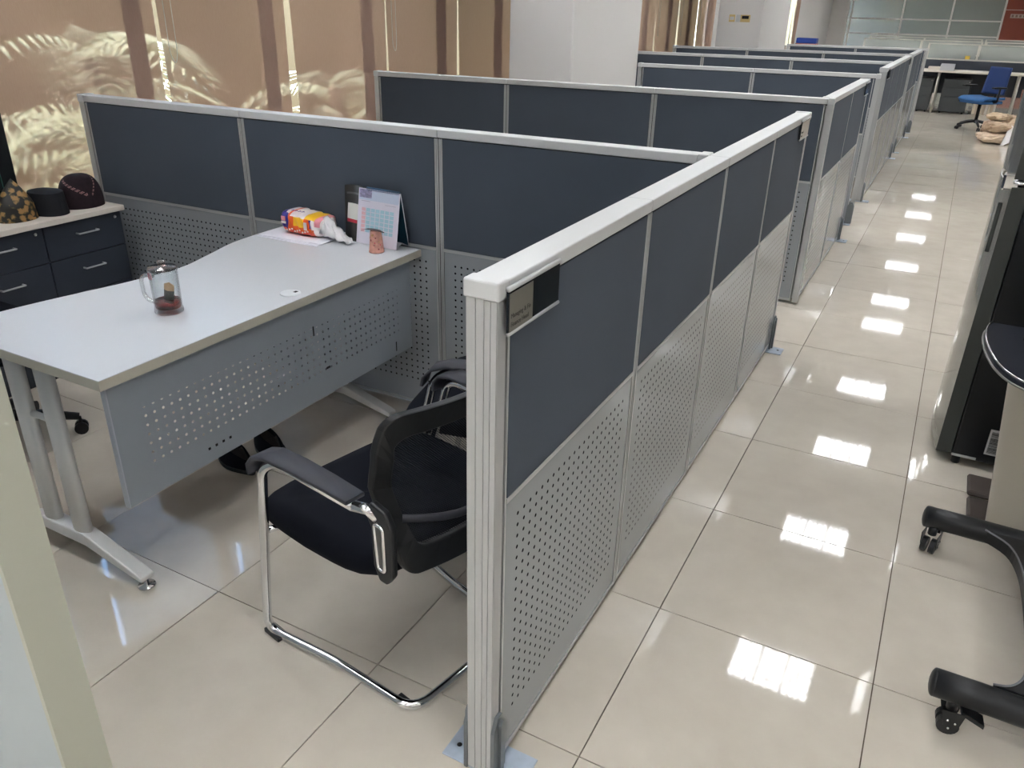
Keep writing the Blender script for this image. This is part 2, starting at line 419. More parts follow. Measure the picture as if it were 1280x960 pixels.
for q, (x, y, h) in enumerate([(-5.2, 2.6, 2.2), (-5.3, 5.2, 1.7), (-5.3, -.3, 2.4), (-5.6, 6.9, 1.6)]):
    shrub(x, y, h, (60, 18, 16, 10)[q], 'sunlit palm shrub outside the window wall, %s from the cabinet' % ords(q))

# ---------------------------------------------------------------- ceiling lamps
M_TUBE = mat('lamp_tube', (252, 253, 255), .5, emit=LAMP); M_LOUV = mat('lamp_louvre', (230, 230, 230), .3, metal=.3)
def lamp_proto():
    t = thing('ceiling_light', '', 'ceiling light')
    t.location = (0, 0, H)
    MB().box(-.3, .3, -.25, .25, -.006, -.0002).build('housing', M_CAP, t)
    e = MB()
    for k in (-1, 0, 1):
        for j in range(5): e.box(k*.19-.082, k*.19+.082, -.205+j*.084, -.205+j*.084+.072, -.014, -.008)
    e.build('lit_cells', M_TUBE, t)
    l = MB().box(-.30, .30, -.25, -.23, -.03, -.006).box(-.30, .30, .23, .25, -.03, -.006).box(-.30, -.28, -.25, .25, -.03, -.006).box(.28, .30, -.25, .25, -.03, -.006)
    for k in (-1, 1): l.box(k*.095-.010, k*.095+.010, -.23, .23, -.03, -.006)
    for k in (-1, 0, 1):
        for s_ in (-.041, 0, .041): l.box(k*.19+s_-.007, k*.19+s_+.007, -.23, .23, -.026, -.014)
    for j in range(1, 6): l.box(-.28, .28, -.293+j*.084-.011, -.293+j*.084+.011, -.03, -.0145)
    l.build('louvre', M_LOUV, t)
    return t
LY = [1.7, 3.575, 5.48, 7.28, 9.14, 11.75, 13.1, 15.5, 18, 20.5, 23]
lp = lamp_proto(); first = True; li = 0
for x_l, nm in ((.15, 'over the aisle'), (-1.06, 'over the cubicles'), (-2.26, 'added near the windows for fill'), (2.45, 'along the right wall')):
    for q, y in enumerate([-5.2, -3.4, -1.9, -.6, .55]+LY):  # rows behind the camera are unseen, added for light from that side
        x = x_l
        if (x < -2 and .8 < y < 3) or (x > -2 and y == .55): continue  # window-side lamps are unseen fill, placed where floor reflections stay hidden
        if x < -2 and y == 3.575: x = -2.14  # unseen lamp added to brighten the near pillar
        lab = 'square louvred ceiling light %s, %s from the back wall' % (nm, ords(q))
        if first: lp.location = (x, y, H); lp['label'] = lab; lp['group'] = 'louvred ceiling lights'; first = False
        else: dup(lp, (x, y, H), 0, lab, 'louvred ceiling lights')
for x, nm in ((.875, 'right'),):
    for q, y in enumerate((3.56, 5.45, 7.28)):
        s_ = thing('slot_light', 'slim slot light %s of the aisle lights, %s along' % (nm, ords(q)), 'ceiling light', (x, y, H), 0, 'slim slot lights')
        MB().box(-.03, .03, -.22, .22, -.012, 0).build('slot_frame', M_CAP, s_)
        MB().box(-.016, .016, -.2, .2, -.014, -.012).build('slot_tube', M_TUBE, s_)

# ---------------------------------------------------------------- partitions
TH = .056; ZM = .745; ZT = 1.172
PM = {}
def perf_sheet(w):
    k = round(w, 3)
    if k in PM: return PM[k]
    W_, H_ = w-.038, ZM-.045
    mx = (W_-round((W_-.1)/.0285)*.0285)/2
    mt = perf_mat('perforated_panel_%d' % len(PM), (154, 159, 164), .0285, .0045, mx, .105, W_, H_, False, .16, .1, .05)
    def sh(side):
        y = side*TH/2; m = MB(); a, b = .019, w-.019
        yi = y-side*.004
        u = [(0, 0), (W_, 0), (W_, H_), (0, H_)]
        vs = [(a, y, .035), (b, y, .035), (b, y, ZM-.01), (a, y, ZM-.01), (a, yi, .035), (b, yi, .035), (b, yi, ZM-.01), (a, yi, ZM-.01)]
        fr = (0, 1, 2, 3) if side < 0 else (3, 2, 1, 0)
        uu = u if side < 0 else u[::-1]
        m.add(vs, [fr, (0, 4, 5, 1), (1, 5, 6, 2), (2, 6, 7, 3), (3, 7, 4, 0)], 0, False, [uu, None, None, None, None])
        return m.mesh('perforated_panel', mt)
    f = [MB().box(.019, w-.019, min(s_*TH/2, s_*(TH/2+.003)), max(s_*TH/2, s_*(TH/2+.003)), ZM+.004, ZT, 0, .0012).mesh('fabric_panel', M_FAB) for s_ in (-1, 1)]
    fm = MB()
    fm.box(.012, w-.012, -TH/2+.004, TH/2-.004, .02, ZT, 1)
    for s_ in (-1, 1):
        def bx(x0, x1, z0, z1, d=.002):
            a = s_*(TH/2-.006); b = s_*(TH/2+d); fm.box(x0, x1, min(a, b), max(a, b), z0, z1, 0)
        bx(.0105, .0175, .02, ZT); bx(w-.0175, w-.0105, .02, ZT); bx(.018, w-.018, .02, .034); bx(.018, w-.018, ZM-.009, ZM+.003, .003)
    fr = fm.mesh('panel_frame', [M_ALU, M_DARK])
    jm = MB().box(-.008, .008, -TH/2+.002, TH/2-.002, .012, ZT, 1)
    for s_ in (-1, 1):
        for x in (-.0052, .0052): jm.box(x-.0030, x+.0030, min(s_*(TH/2-.004), s_*(TH/2+.001)), max(s_*(TH/2-.004), s_*(TH/2+.001)), .012, ZT, 0)
    cp = MB().box(.0008, w-.0008, -TH/2-.006, TH/2+.006, ZT+.004, 1.206, 0, .003).box(.001, w-.001, -TH/2, TH/2, ZT-.002, ZT+.005, 1)
    PM[k] = (sh(-1), sh(1), f[0], f[1], fr, jm.mesh('joint_strip', [M_ALU, M_DARK]), cp.mesh('top_cap', [M_CAP, M_DARK]))
    return PM[k]
pm = MB().box(-.03, 0, -TH/2-.003, TH/2+.003, .012, ZT+.002, 0)
e_ = [-TH/2-.003, -.0185, -.0055, .0115, TH/2+.003]
for a_, b_ in zip(e_[:-1], e_[1:]): pm.box(-.0335, -.03, a_+.0006, b_-.0006, .012, ZT+.002, 0)
POST = pm.mesh('end_post', M_ALU)
PCAP = MB().box(-.036, 0, -TH/2-.008, TH/2+.008, ZT+.002, 1.209, 0, .004).mesh('post_cap', M_CAP)
bp_ = MB().box(-.02, .075, -.105, .105, .0006, .005, 0, .001)
BASE = bp_.mesh('base_plate', M_STEEL)
HOLE = MB().lathe([(.0065, .0052), (.0065, .0056)], 0, 0, 12).mesh('screw_hole', M_DARK)
br_ = MB()
for s_ in (-1, 1):
    y0, y1 = sorted((s_*(TH/2+.003), s_*(TH/2+.012)))
    br_.prism([(-.026, .005), (.03, .005), (.03, .15), (.012, .185), (-.008, .185), (-.026, .15)], y0, y1, 0, 'y')
    y0, y1 = sorted((s_*(TH/2+.012), s_*(TH/2+.02)))
    br_.prism([(-.006, .005), (.010, .005), (.010, .16), (.002, .175), (-.006, .16)], y0, y1, 0, 'y')
BRK = br_.mesh('foot_bracket', M_BRKT)
def run(label, p0, ang, widths, foot0=True, foot1=True, cap1=True):
    t = thing('partition', label, 'partition', (p0[0], p0[1], 0), ang, 'navy and silver office partitions')
    x = 0
    def foot(xx, rz):
        b = link('base_plate', BASE, t, (xx, 0, 0), rz); link('screw_hole', HOLE, b, (.02, -.08, 0)); link('screw_hole', HOLE, b, (.02, .08, 0)); link('foot_bracket', BRK, t, (xx, 0, 0), rz)
    for i, w in enumerate(widths):
        k = perf_sheet(w)
        for me in (k[0], k[1]): link('perforated_panel', me, t, (x, 0, 0))
        for me in (k[2], k[3]): link('fabric_panel', me, t, (x, 0, 0))
        link('panel_frame', k[4], t, (x, 0, 0)); link('top_cap', k[6], t, (x, 0, 0))
        if i: link('joint_strip', k[5], t, (x, 0, 0))
        x += w
    link('end_post', POST, t); link('post_cap', PCAP, t); link('end_post', POST, t, (x, 0, 0), PI); cap1 and link('post_cap', PCAP, t, (x, 0, 0), PI)
    if foot0: foot(-.01, 0)
    if foot1: foot(x+.01, PI)
    return t
XP = -.186
run('long aisle partition nearest the camera, its end post in front', (XP, -.125), PI/2, [.745]*4)
run('short aisle partition with two panels just beyond the nearest aisle partition', (XP-.012, 3.78), PI/2, [.84, .84], False, True)
run('third aisle partition along the aisle, four narrow panels', (XP-.03, 7.12), PI/2, [.745]*4, True, True)
run('last short aisle partition at the far end of the aisle', (XP-.03, 10.62), PI/2, [.84, .84], True, True)
def cross(label, xa, ya, xb, yb, n, f0=True, f1=False):
    L = math.hypot(xb-xa, yb-ya)-.066; a = math.atan2(yb-ya, xb-xa)
    return run(label, (xa+.033*math.cos(a), ya+.033*math.sin(a)), a, [L/n]*n, f0, f1, True)
cross('navy and perforated cross partition directly behind the white desk', -3.27, 1.312, -.223, 1.387, 3)
cross('second cross partition from the camera, from the windows to the aisle before the near pillar', -3.19, 3.515, -.16, 3.70, 3)
cross('two-panel cross partition butting against the near white pillar', -2.135, 5.95, -.15, 6.12, 2, False, True)
cross('fourth cross partition meeting the middle of the third aisle partition', -3.19, 8.12, -.25, 8.35, 3)
cross('fifth cross partition, in front of the far white pillar', -3.19, 10.2, -.25, 10.52, 3)
cross('farthest cross partition, butting against the far pillar', -2.135, 12.66, -.14, 12.96, 2, False, True)

# name plate holders on the aisle partitions
M_PLX = mat('dark_plastic_sheet', (26, 32, 38), .15); M_PAP = mat('grey_card', (112, 110, 102), .5); M_PAPL = mat('pale_card', (190, 182, 172), .5)
def sign(label, x, y, card, lines, w=.205):
    t = thing('name_plate_holder', label, 'sign', (x+.014, y, 1.108), 0, 'name plate holders')
    MB().box(-.004, 0, 0, w, .004, .082).build('backing', M_PLX, t)
    MB().tube([(-.001, 0, .085), (-.001, w, .085)], .005, n=8).build('top_rail', M_ALU, t)
    MB().tube([(-.001, 0, .002), (-.001, w, .002)], .004, n=8).build('bottom_rail', M_ALU, t)
    cw = w*.45 if card is M_PAP else w-.01
    c = MB().box(0, .0008, .004, cw, .005, .076).build('card', card, t)
    R = Matrix(((0, 0, 1, 0), (1, 0, 0, 0), (0, 1, 0, 0), (0, 0, 0, 1)))
    for k, s_ in enumerate(lines):
        text(s_, .0125, mat('ink', (52, 50, 46), .6), 'lettering', c, Matrix.Translation((.0012, .008, .030-.016*k)) @ R, .0002)
sign('aluminium name plate holder with half a grey card at the near end of the aisle', XP+.028, -.138, M_PAP, ['Managing & Fin', 'Finance Head'])
sign('name plate holder with pale card at the far end of the nearest aisle partition', XP+.028, 2.625, M_PAPL, ['Managing &', 'Finance'])
sign('dark name plate holder on the second aisle partition', XP+.016, 5.22, M_PLX, [])
sign('dark name plate holder at the near end of the third aisle partition', XP-.002, 7.14, M_PLX, [])
sign('dark name plate holder at the far end of the third aisle partition', XP-.002, 9.86, M_PLX, [])

# ---------------------------------------------------------------- desk
ZD = .74
dk = thing('desk', 'white wave-edged desk with perforated grey front panel and silver legs', 'desk', (-1.67, .6, 0))
def dl(x, y): return (x+1.67, y-.6)
def spl(pts, n=6):
    out = []
    for i in range(len(pts)-1):
        p0 = Vector(pts[max(i-1, 0)]); p1 = Vector(pts[i]); p2 = Vector(pts[i+1]); p3 = Vector(pts[min(i+2, len(pts)-1)])
        for k in range(n):
            t = k/n; out.append(.5*((2*p1)+(-p0+p2)*t+(2*p0-5*p1+4*p2-p3)*t*t+(-p0+3*p1-3*p2+p3)*t**3))
    out.append(Vector(pts[-1])); return out
wave = spl([(-2.035, 1.300), (-2.03, 1.13), (-2.015, .97), (-1.965, .80), (-1.921, .623), (-1.940, .421), (-1.967, .295), (-2.0, .14), (-2.02, 0), (-2.02, -.152)])
outl = [(-1.322, -.152), (-1.322, 1.300)]+[tuple(p) for p in wave]
o2 = [dl(*p) for p in outl]
MB().prism(o2, ZD-.028, ZD).build('tabletop', M_WHITE, dk)
eb = MB(); n = len(o2); cx = sum(p[0] for p in o2)/n; cy = sum(p[1] for p in o2)/n
def offs(p, d):
    v = Vector((p[0]-cx, p[1]-cy)); return (p[0]+d*(1 if v.x > 0 else -1) if True else 0, p[1]+d*(1 if p[1] > .7 else (-1 if p[1] < -.74 else 0)))
ring = [offs(p, .0015) for p in o2]
vs = [(p[0], p[1], ZD-.029) for p in ring]+[(p[0], p[1], ZD-.0012) for p in ring]
eb.add(vs, [(i, (i+1) % n, (i+1) % n+n, i+n) for i in range(n)])
eb.build('edge_band', M_EDGE, dk, solid=.001)
# modesty panel
u = [(0, 0), (1.37, 0), (1.37, .385), (0, .385)]
mo = MB(); x_, ya, yb, za, zb = dl(-1.336, 0)[0], -.13-.6, 1.24-.6, .335, .712
mo.add([(x_, ya, za), (x_, yb, za), (x_, yb, zb), (x_, ya, zb)], [(0, 1, 2, 3)], 0, False, [u])
mp_ = mo.build('modesty_panel', M_MOD, dk)
MB().box(x_-.018, x_+.001, ya-.004, ya, za, zb).build('panel_flange', mat('flange', (182, 188, 198), .35, metal=.3), mp_)
def slot(y, z, w, h, nm='slot'): MB().box(x_+.0004, x_+.0016, y-.6-w/2, y-.6+w/2, z-h/2, z+h/2).build(nm, M_DARK, mp_)
slot(.66, .60, .006, .035); slot(1.13, .375, .005, .04); slot(.72, .44, .02, .008)
for k in range(4): slot(.16+.028*k, .382, .008, .008, 'bolt_hole')
gx, gy = dl(-1.385, .62)
MB().lathe([(.0, ZD+.0045), (.03, ZD+.0045), (.034, ZD+.003), (.036, ZD-.001)][::-1], gx, gy, 28).build('grommet', mat('grommet_white', (214, 218, 222), .35), dk)
MB().box(gx+.006, gx+.018, gy+.006, gy+.02, ZD+.0045, ZD+.0052).build('cable_slot', M_DARK, dk)
def leg(y):
    e = MB().tube([(dl(-1.81, 0)[0], y, ZD-.03), (dl(-1.81, 0)[0], y, .09)], .021, n=14, sy=1)
    # flat oval posts
    l = MB()
    for xx in (-1.81, -1.668):
        X_ = dl(xx, 0)[0]; prof = []
        vs = []; 
        for zz in (ZD-.029, .085):
            for k in range(16):
                a = 2*PI*k/16; vs.append((X_+.037*math.cos(a), y+.021*math.sin(a), zz))
        l.add(vs, [(k, (k+1) % 16, 16+(k+1) % 16, 16+k)[::-1] for k in range(16)]+[list(range(16)), list(range(16, 32))[::-1]], 0, True)
    lg = l.build('leg', M_LEG, dk)
    MB().tube([(dl(-1.81, 0)[0], y, .50), (dl(-1.668, 0)[0], y, .50)], .010, n=10).build('crossbar', M_LEG, lg)
    MB().box(dl(-1.97, 0)[0], dl(-1.5, 0)[0], y-.03, y+.03, ZD-.045, ZD-.028).build('top_bracket', M_LEG, lg)
    c = dl(-1.739, 0)[0]
    top = [(-.345, .046), (-.322, .056), (-.10, .122), (.10, .122), (.322, .056), (.345, .046)]
    bot = [(.345, .030), (.322, .032), (.10, .078), (-.10, .078), (-.322, .032), (-.345, .030)]
    fb = MB().prism([(c+a, b) for a, b in top+bot], y-.024, y+.024, 0, 'y')
    fb.build('foot_beam', M_LEG, lg, bevel=.005)
    for s_ in (-1, 1):
        MB().lathe([(.022, 0), (.027, .004), (.025, .009), (.008, .013), (.009, .034)], c+s_*.333, y, 20).build('levelling_pad', M_CHROME, lg)
leg(dl(0, -.09)[1]); leg(dl(0, 1.16)[1])

# ---------------------------------------------------------------- things on the desk
mug = thing('glass_mug', 'lidded clear glass mug of red tea on the white desk', 'mug', (-1.583, .292, ZD), math.radians(0))
MB().lathe([(0, 0), (.040, 0), (.0435, .003), (.0435, .008), (.041, .020), (.043, .13), (.0435, .138), (.0415, .138), (.040, .128), (.0385, .022), (.036, .017), (0, .016)], n=40).build('body', M_GLASS, mug)
MB().tube([(-.040, -.006, .112), (-.075, -.012, .110), (-.090, -.014, .095), (-.087, -.014, .045), (-.072, -.012, .028), (-.040, -.006, .024)], .0062, fillet=.02, n=12).build('handle', thin_glass('handle_glass', (.90, .92, .92), .28), mug)
MB().lathe([(0, .0165), (.0372, .0165), (.0384, .022), (.0389, .040), (0, .040)], n=32).build('tea', thin_glass('red_tea', (.62, .16, .12), .05), mug)
lid = MB().lathe([(0, .139), (.043, .139), (.0445, .142), (.041, .146), (.012, .148), (.009, .153), (.013, .160), (.012, .166), (0, .168)], n=36).build('lid', thin_glass('lid_glass', (.82, .76, .73), .10), mug)
tb = MB().grid(lambda u, v: (-.023+.046*u, .004+.012*v-.010*math.sin(PI*u)*math.sin(PI*min(1, v*1.2)), .026+.066*v-(0.008*abs(u-.5)*2 if v > .9 else 0)), 8, 8, mfn=lambda u, v: 0 if v < .62 else 1)
tb.grid(lambda u, v: (-.023+.046*u, .004+.012*v+.010*math.sin(PI*u)*math.sin(PI*min(1, v*1.2)), .026+.066*v-(0.008*abs(u-.5)*2 if v > .9 else 0)), 8, 8, mfn=lambda u, v: 0 if v < .62 else 1, flip=True)
tb.build('tea_bag', [mat('tea_leaves', (104, 104, 100), .8), mat('tea_paper', (228, 198, 160), .7)], mug)
tg = MB().box(-.0325, -.017, -.030, -.0285, .108, .128, 0); tg.build('tea_tag', mat('pink_tag', (205, 130, 140), .6), mug)

for k, (x, y, a, z) in enumerate([(-1.845, 1.205, .02, 0), (-1.85, 1.215, -.05, .0022), (-1.84, 1.22, .07, .0044)]):
    p = MB().box(-.165, .15, -.105, .105, .0, .002, 0).build('paper_sheet', mat('paper_white', (226, 228, 238), .6), None, (x, y, ZD+z+.0002)); p.rotation_euler.z = a
    tag(p, ['bottom white sheet of the paper pile under the tissue pack', 'middle white sheet of the paper pile under the tissue pack', 'top white sheet of the paper pile under the tissue pack'][k], 'paper', 'paper pile on the desk')
# tissue pack
tp = thing('tissue_pack', 'crumpled orange and purple plastic tissue pack lying on the papers', 'tissue pack', (-1.845, 1.235, ZD+.0072))
TM = [mat('pack_white', (238, 226, 224), .3), mat('pack_blue', (58, 48, 140), .3), mat('pack_orange', (236, 96, 34), .3), mat('pack_yellow', (248, 192, 40), .3), mat('pack_red', (238, 92, 66), .3), mat('pack_pink', (236, 150, 160), .3)]
rr = random.Random(3)
def packf(u, v):
    # u along the length, v around the section
    a = 2*PI*v; e = (1-abs(2*u-1)**8)**.5 if True else 1
    hx, hz = .062, .050
    c, s_ = math.cos(a), math.sin(a); k = 4.0
    r = 1/((abs(c)**k+abs(s_)**k)**(1/k))
    w = .004*math.sin(u*23+v*9)+.003*math.sin(u*41-v*31)
    zsc = 1-.18*u
    return (-.11+.235*u, (c*r*hx+w)*max(e, .35), hz*zsc+(s_*r*hz*zsc)*max(e, .35)*.98)
def packm(u, v):
    a = (v*360) % 360
    front = 200 < a < 340; top = 40 <= a <= 140; hi = 135 < a <= 200 or a > 330 or a < 40
    # the camera side is -y : angle 180..., use -y side v around .75 => s<0 is bottom
    y = math.cos(2*PI*v); z = math.sin(2*PI*v)
    if u > .84: return 0 if (z < .2 or u > .93) else 5
    if z < -.45: return 4
    if u < .24:
        return 1 if (z < .75 or u < .16) else 0
    if z > .62: return 0 if (.30 < u < .62) else (3 if u > .62 else 2)
    if u < .36: return 2
    if u < .62 and z > -.1: return 3
    if u > .70 and z > -.1: return 0 if u > .76 else 1
    return 2
MB().grid(packf, 44, 40, mfn=packm, flip=True).build('wrapper', TM, tp)
lt = MB(); ink = []
for k in range(4):
    x = -.038+.018*k
    lt.box(x, x+.004, -.052-.0, -.0500+.012, .0995, .1008); lt.box(x+.004, x+.010, -.046, -.042, .0995, .1008)
lt.build('lettering', mat('purple_ink', (80, 40, 130), .4), tp)
# blue logo patch and white flecks on the side facing the aisle
pt = MB()
pt.box(-.086, -.066, -.0650, -.0615, .056, .074, 0); pt.box(-.088, -.064, -.0650, -.0615, .044, .053, 1)
for k in range(9): 
    x = -.06+.014*k; pt.box(x, x+.006, -.0685, -.0655, .016+.004*(k % 3), .022+.004*(k % 3), 1)
pt.box(.035, .05, -.067, -.064, .03, .062, 1)
pt.build('printed_patches', [TM[5], TM[0]], tp)['kind'] = 'stuff'
tl_ = MB().grid(lambda u, v: (.105+.15*u+.006*math.sin(v*14), -.055+.10*v*(1-.6*u)+.006*math.sin(u*17+v*8), max(.001, .086*(1-u)**1.1*(.25+.75*math.sin(PI*v)**.6)+.004*math.sin(u*25+v*13)+.002)), 22, 18)
tl_.build('clear_wrap', mat('cloudy_film', (240, 238, 240), .25, alpha=.7), tp, solid=.0008)
# pouch
po = thing('snack_pouch', 'black stand-up foil pouch with white and red label behind the calendar', 'pouch', (-1.625, 1.275, ZD+.001))
def pf(s_): return lambda u, v: ((-.085+.17*u)*(.62+.38*v)+(.025*v), -.004+.026*(v)+s_*(.024*(1-v)**.8*math.sin(PI*u)+.001), .215*v+.006*math.sin(u*5)*v)
MB().grid(pf(-1), 14, 16).grid(pf(1), 14, 16, flip=True).build('bag', mat('black_foil', (26, 28, 31), .3), po)
def onp(s0, s1, t0, t1, d): 
    f = pf(-1); return MB().grid(lambda u, v: tuple(Vector(f(s0+(s1-s0)*u, t0+(t1-t0)*v))+Vector((0, -d, 0))), 8, 8)
onp(.14, .85, .34, .68, .0012).build('label_panel', mat('label_white', (214, 214, 208), .5), po)
onp(.14, .85, .34, .40, .0018).build('label_band', mat('label_red', (178, 40, 60), .5), po)
onp(.08, .92, .84, .875, .0012).build('zip_strip', mat('zip_grey', (84, 86, 90), .3), po)
# desk calendar
cl = thing('desk_calendar', 'spiral-bound tent calendar with blue date grid on the desk', 'calendar', (-1.497, 1.240, ZD+.0005), math.radians(-3))
Lw, Hc, dp = .105, .218, .038
def page(s0, s1, t0, t1, d):
    def f(u, v):
        t = t0+(t1-t0)*v; return (-Lw+2*Lw*(s0+(s1-s0)*u), dp*t-d, Hc*t-d*.2)
    return MB().grid(f, 1, 1, smooth=False)
page(0, 1, 0, 1, 0).build('front_page', mat('calendar_page', (222, 218, 232), .5), cl, solid=.0015)
page(.02, .98, .80, .97, .002).build('header_band', mat('calendar_sky', (196, 206, 226), .5), cl)
page(.03, .33, .84, .985, .0026).build('header_emblem', mat('emblem', (140, 136, 170), .5, noise=.5, nscale=120), cl)
page(.08, .30, .775, .785, .002).build('month_line', mat('grey_print', (176, 172, 190), .5), cl); page(.66, .92, .755, .763, .002).build('month_line', mat('grey_print', (176, 172, 190), .5), cl)
for r_ in range(6):
    for c_ in range(7):
        s0 = .10+.115*c_; t0 = .66-.075*r_
        page(s0, s0+.095, t0-.060, t0, .0022).build('date_cell', mat('cell_pink', (226, 182, 192), .5) if c_ == 0 else mat('cell_blue', (166, 204, 218), .5), cl)
rm = MB()
for k in range(26):
    x = -.06+.16*k/25; rm.tube([(x+.001*math.cos(a), dp-.002+.006*math.cos(a), Hc+.001+.006*math.sin(a)) for a in [2*PI*q/8 for q in range(8)]], .0009, n=4, closed=True)
rm.build('spiral_binding', mat('wire_blue', (90, 130, 170), .3, metal=.6), cl)
MB().add([(-Lw, dp, Hc), (Lw, dp, Hc), (Lw, .078, 0), (-Lw, .078, 0)], [(0, 1, 2, 3)]).build('rear_board', mat('teal_board', (18, 62, 78), .5), cl, solid=.002)
MB().add([(Lw-.002, .003, .002), (Lw-.002, .040, .020), (Lw-.002, .076, .002), (-Lw, .076, .002), (-Lw, .040, .020), (-Lw, .003, .002)], [(0, 1, 4, 5), (1, 2, 3, 4)]).build('base_fold', mat('board_white', (220, 222, 226), .5), cl, solid=.002)
MB().tube([(Lw+.001, dp, Hc), (Lw+.001, .078, 0)], .0018, n=6).build('board_edge', mat('board_white', (220, 222, 226), .5), cl)
# paper cup
cu = thing('paper_cup', 'small upside-down pink floral paper cup beside the calendar', 'cup', (-1.447, 1.178, ZD+.0003))
MB().lathe([(.030, 0), (.031, .003), (.0295, .004), (.0215, .084), (.0185, .084), (.018, .081), (0, .081)], n=28).build('cup_wall', mat('cup_pink', (188, 134, 120), .6, noise=.25, nscale=60), cu)
fm_ = MB(); cr = random.Random(5)
for k in range(34):
    a = cr.uniform(0, 2*PI); z = cr.uniform(.01, .075); r = .0296-.0080*(z-.004)/.08+.0007; s_ = cr.uniform(.0024, .0050); mi = cr.choice((0, 0, 1, 2))
    cpt = Vector((r*math.cos(a), r*math.sin(a), z)); tt = Vector((-math.sin(a), math.cos(a), 0))
    fm_.add([cpt+tt*s_*math.cos(q*PI/3)+Vector((0, 0, s_*math.sin(q*PI/3))) for q in range(6)], [range(6)], mi)
fm_.build('printed_flowers', [mat('fl_brown', (128, 62, 66), .6), mat('fl_gold', (188, 150, 96), .6), mat('fl_rose', (190, 84, 92), .6)], cu)
sc_ = MB().grid(lambda u, v: (-.056+.112*u, -.010+.020*v*math.sin(PI*(.08+.84*u)), .0855+.004*math.sin(PI*u)-(.006 if u < .2 else 0)*(1-u/.2)), 16, 3)
tag(sc_.build('folded_wrapper', mat('wrapper_dark', (40, 42, 46), .4), None, (-1.452, 1.172, ZD+.0008), solid=.001), 'thin dark curled wrapper balanced on the pink cup', 'wrapper')

# ---------------------------------------------------------------- cabinets by the window
ZC = .735
def cabinet(y0, y1, label):
    t = thing('drawer_cabinet', label, 'cabinet', (-3.17, (y0+y1)/2, 0), 0, 'navy drawer cabinets'); w = (y1-y0)/2
    MB().box(-.21, .17, -w+.001, w-.001, .0, ZC-.026).build('carcass', M_CAB, t)
    for (a, b) in ((.548, ZC-.03), (.375, .544), (.205, .371), (.06, .201)):
        d = MB().box(.1705, .19, -w+.0025, w-.0025, a, b, 0, .0015).build('drawer', M_CAB, t)
        if a > .3:
            zz = b-.058 if a > .5 else b-.06
            MB().tube([(.19, -.045, zz), (.212, -.045, zz), (.212, .055, zz), (.19, .055, zz)], .0042, n=8, fillet=.002).build('handle', M_ALU, d)
        if a > .5:
            MB().lathe([(.007, 0), (.0075, .003), (.004, .0035), (.004, .002)], 0, 0, 14).build('lock', M_CHROME, d)
            k = [c for c in bpy.data.objects if c.name.startswith('lock') and c.parent == d][0]
            k.rotation_euler = (0, PI/2, 0); k.location = (.1902, w-.035, b-.022)
    MB().box(-.20, .165, -w+.004, w-.004, 0, .058).build('plinth', M_DARK, t)
cabinet(.787, 1.182, 'navy drawer cabinet right against the perforated partition, under the dark knitted cap')
cabinet(.392, .785, 'navy drawer cabinet under the gold batik cap')
cabinet(-.003, .390, 'navy drawer cabinet at the photo edge, left of the one under the batik cap')
wt = MB().box(-3.375, -2.955, -.01, 1.190, ZC-.025, ZC, 0, .003).build('cabinet_worktop', M_CABTOP)
tag(wt, 'off-white worktop running over the navy drawer cabinets', 'worktop')
# caps
def songkok(name, label, x, y, rx, ry, h, m, peak=0, band=None):
    t = thing(name, label, 'cap', (x, y, ZC+.0005))
    def f(u, v):
        a = 2*PI*u; tp_ = 1-.12*v; 
        zz = h*v+peak*v*(1-abs(math.sin(a)))*1.0
        return (rx*tp_*math.cos(a), ry*tp_*math.sin(a), zz)
    b = MB().grid(f, 36, 8)
    def top(u, v):
        a = 2*PI*u; k = 1-v
        zz = h+peak*(1-abs(math.sin(a)))*k+(.012*math.sin(v*PI/2))-(.018*(1-k)*peak/.05 if peak else 0)
        return (rx*.88*math.cos(a)*k, ry*.88*math.sin(a)*k, zz)
    b.grid(top, 36, 8)
    b.build('cap_shell', m, t); return t
def batik():
    m = bpy.data.materials.new('gold_batik'); m.use_nodes = True; nt = m.node_tree; b = nt.nodes['Principled BSDF']; b.inputs['Roughness'].default_value = .6
    tc = nt.nodes.new('ShaderNodeTexCoord'); v = nt.nodes.new('ShaderNodeTexVoronoi'); v.inputs['Scale'].default_value = 32; nt.links.new(tc.outputs['Object'], v.inputs['Vector'])
    n = nt.nodes.new('ShaderNodeTexNoise'); n.inputs['Scale'].default_value = 90; nt.links.new(tc.outputs['Object'], n.inputs['Vector'])
    f = mth(nt, 'ADD', v.outputs['Distance'], mth(nt, 'MULTIPLY', n.outputs[0], .5))
    r = nt.nodes.new('ShaderNodeValToRGB'); nt.links.new(f, r.inputs[0]); e = r.color_ramp.elements
    e[0].position = .60; e[0].color = (*lin((156, 120, 74)), 1); e[1].position = .78; e[1].color = (*lin((24, 24, 22)), 1)
    k = e.new(.7); k.color = (*lin((92, 80, 50)), 1); nt.links.new(r.outputs[0], b.inputs['Base Color']); return m
def batik_f():
    t = thing('batik_cap', 'peaked cap in black and gold batik cloth on the cabinet', 'cap', (-3.085, .755, ZC+.0005))
    def f(u, v):
        a = 2*PI*u; c, s_ = math.cos(a), math.sin(a)
        if v < .4: k = 1-.08*v/.4; z = .065*v/.4
        else:
            q = (v-.4)/.6; k = .92*(1-q); z = .065+.112*q**.9
        ky = k+(.25*(1-k)*k if v > .4 else 0)
        return (.066*k*c, .084*ky*s_+(.012*(v-.4) if v > .4 else 0), z)
    MB().grid(f, 40, 20).build('cap_shell', batik(), t)
batik_f()
songkok('black_cap', 'plain black oval felt cap between the batik and knitted caps', -3.09, .905, .10, .073, .098, mat('black_felt', (20, 22, 28), .9))
kc = thing('knitted_cap', 'rounded dark maroon knitted cap with pink woven stripes', 'cap', (-3.10, 1.078, ZC+.0005))
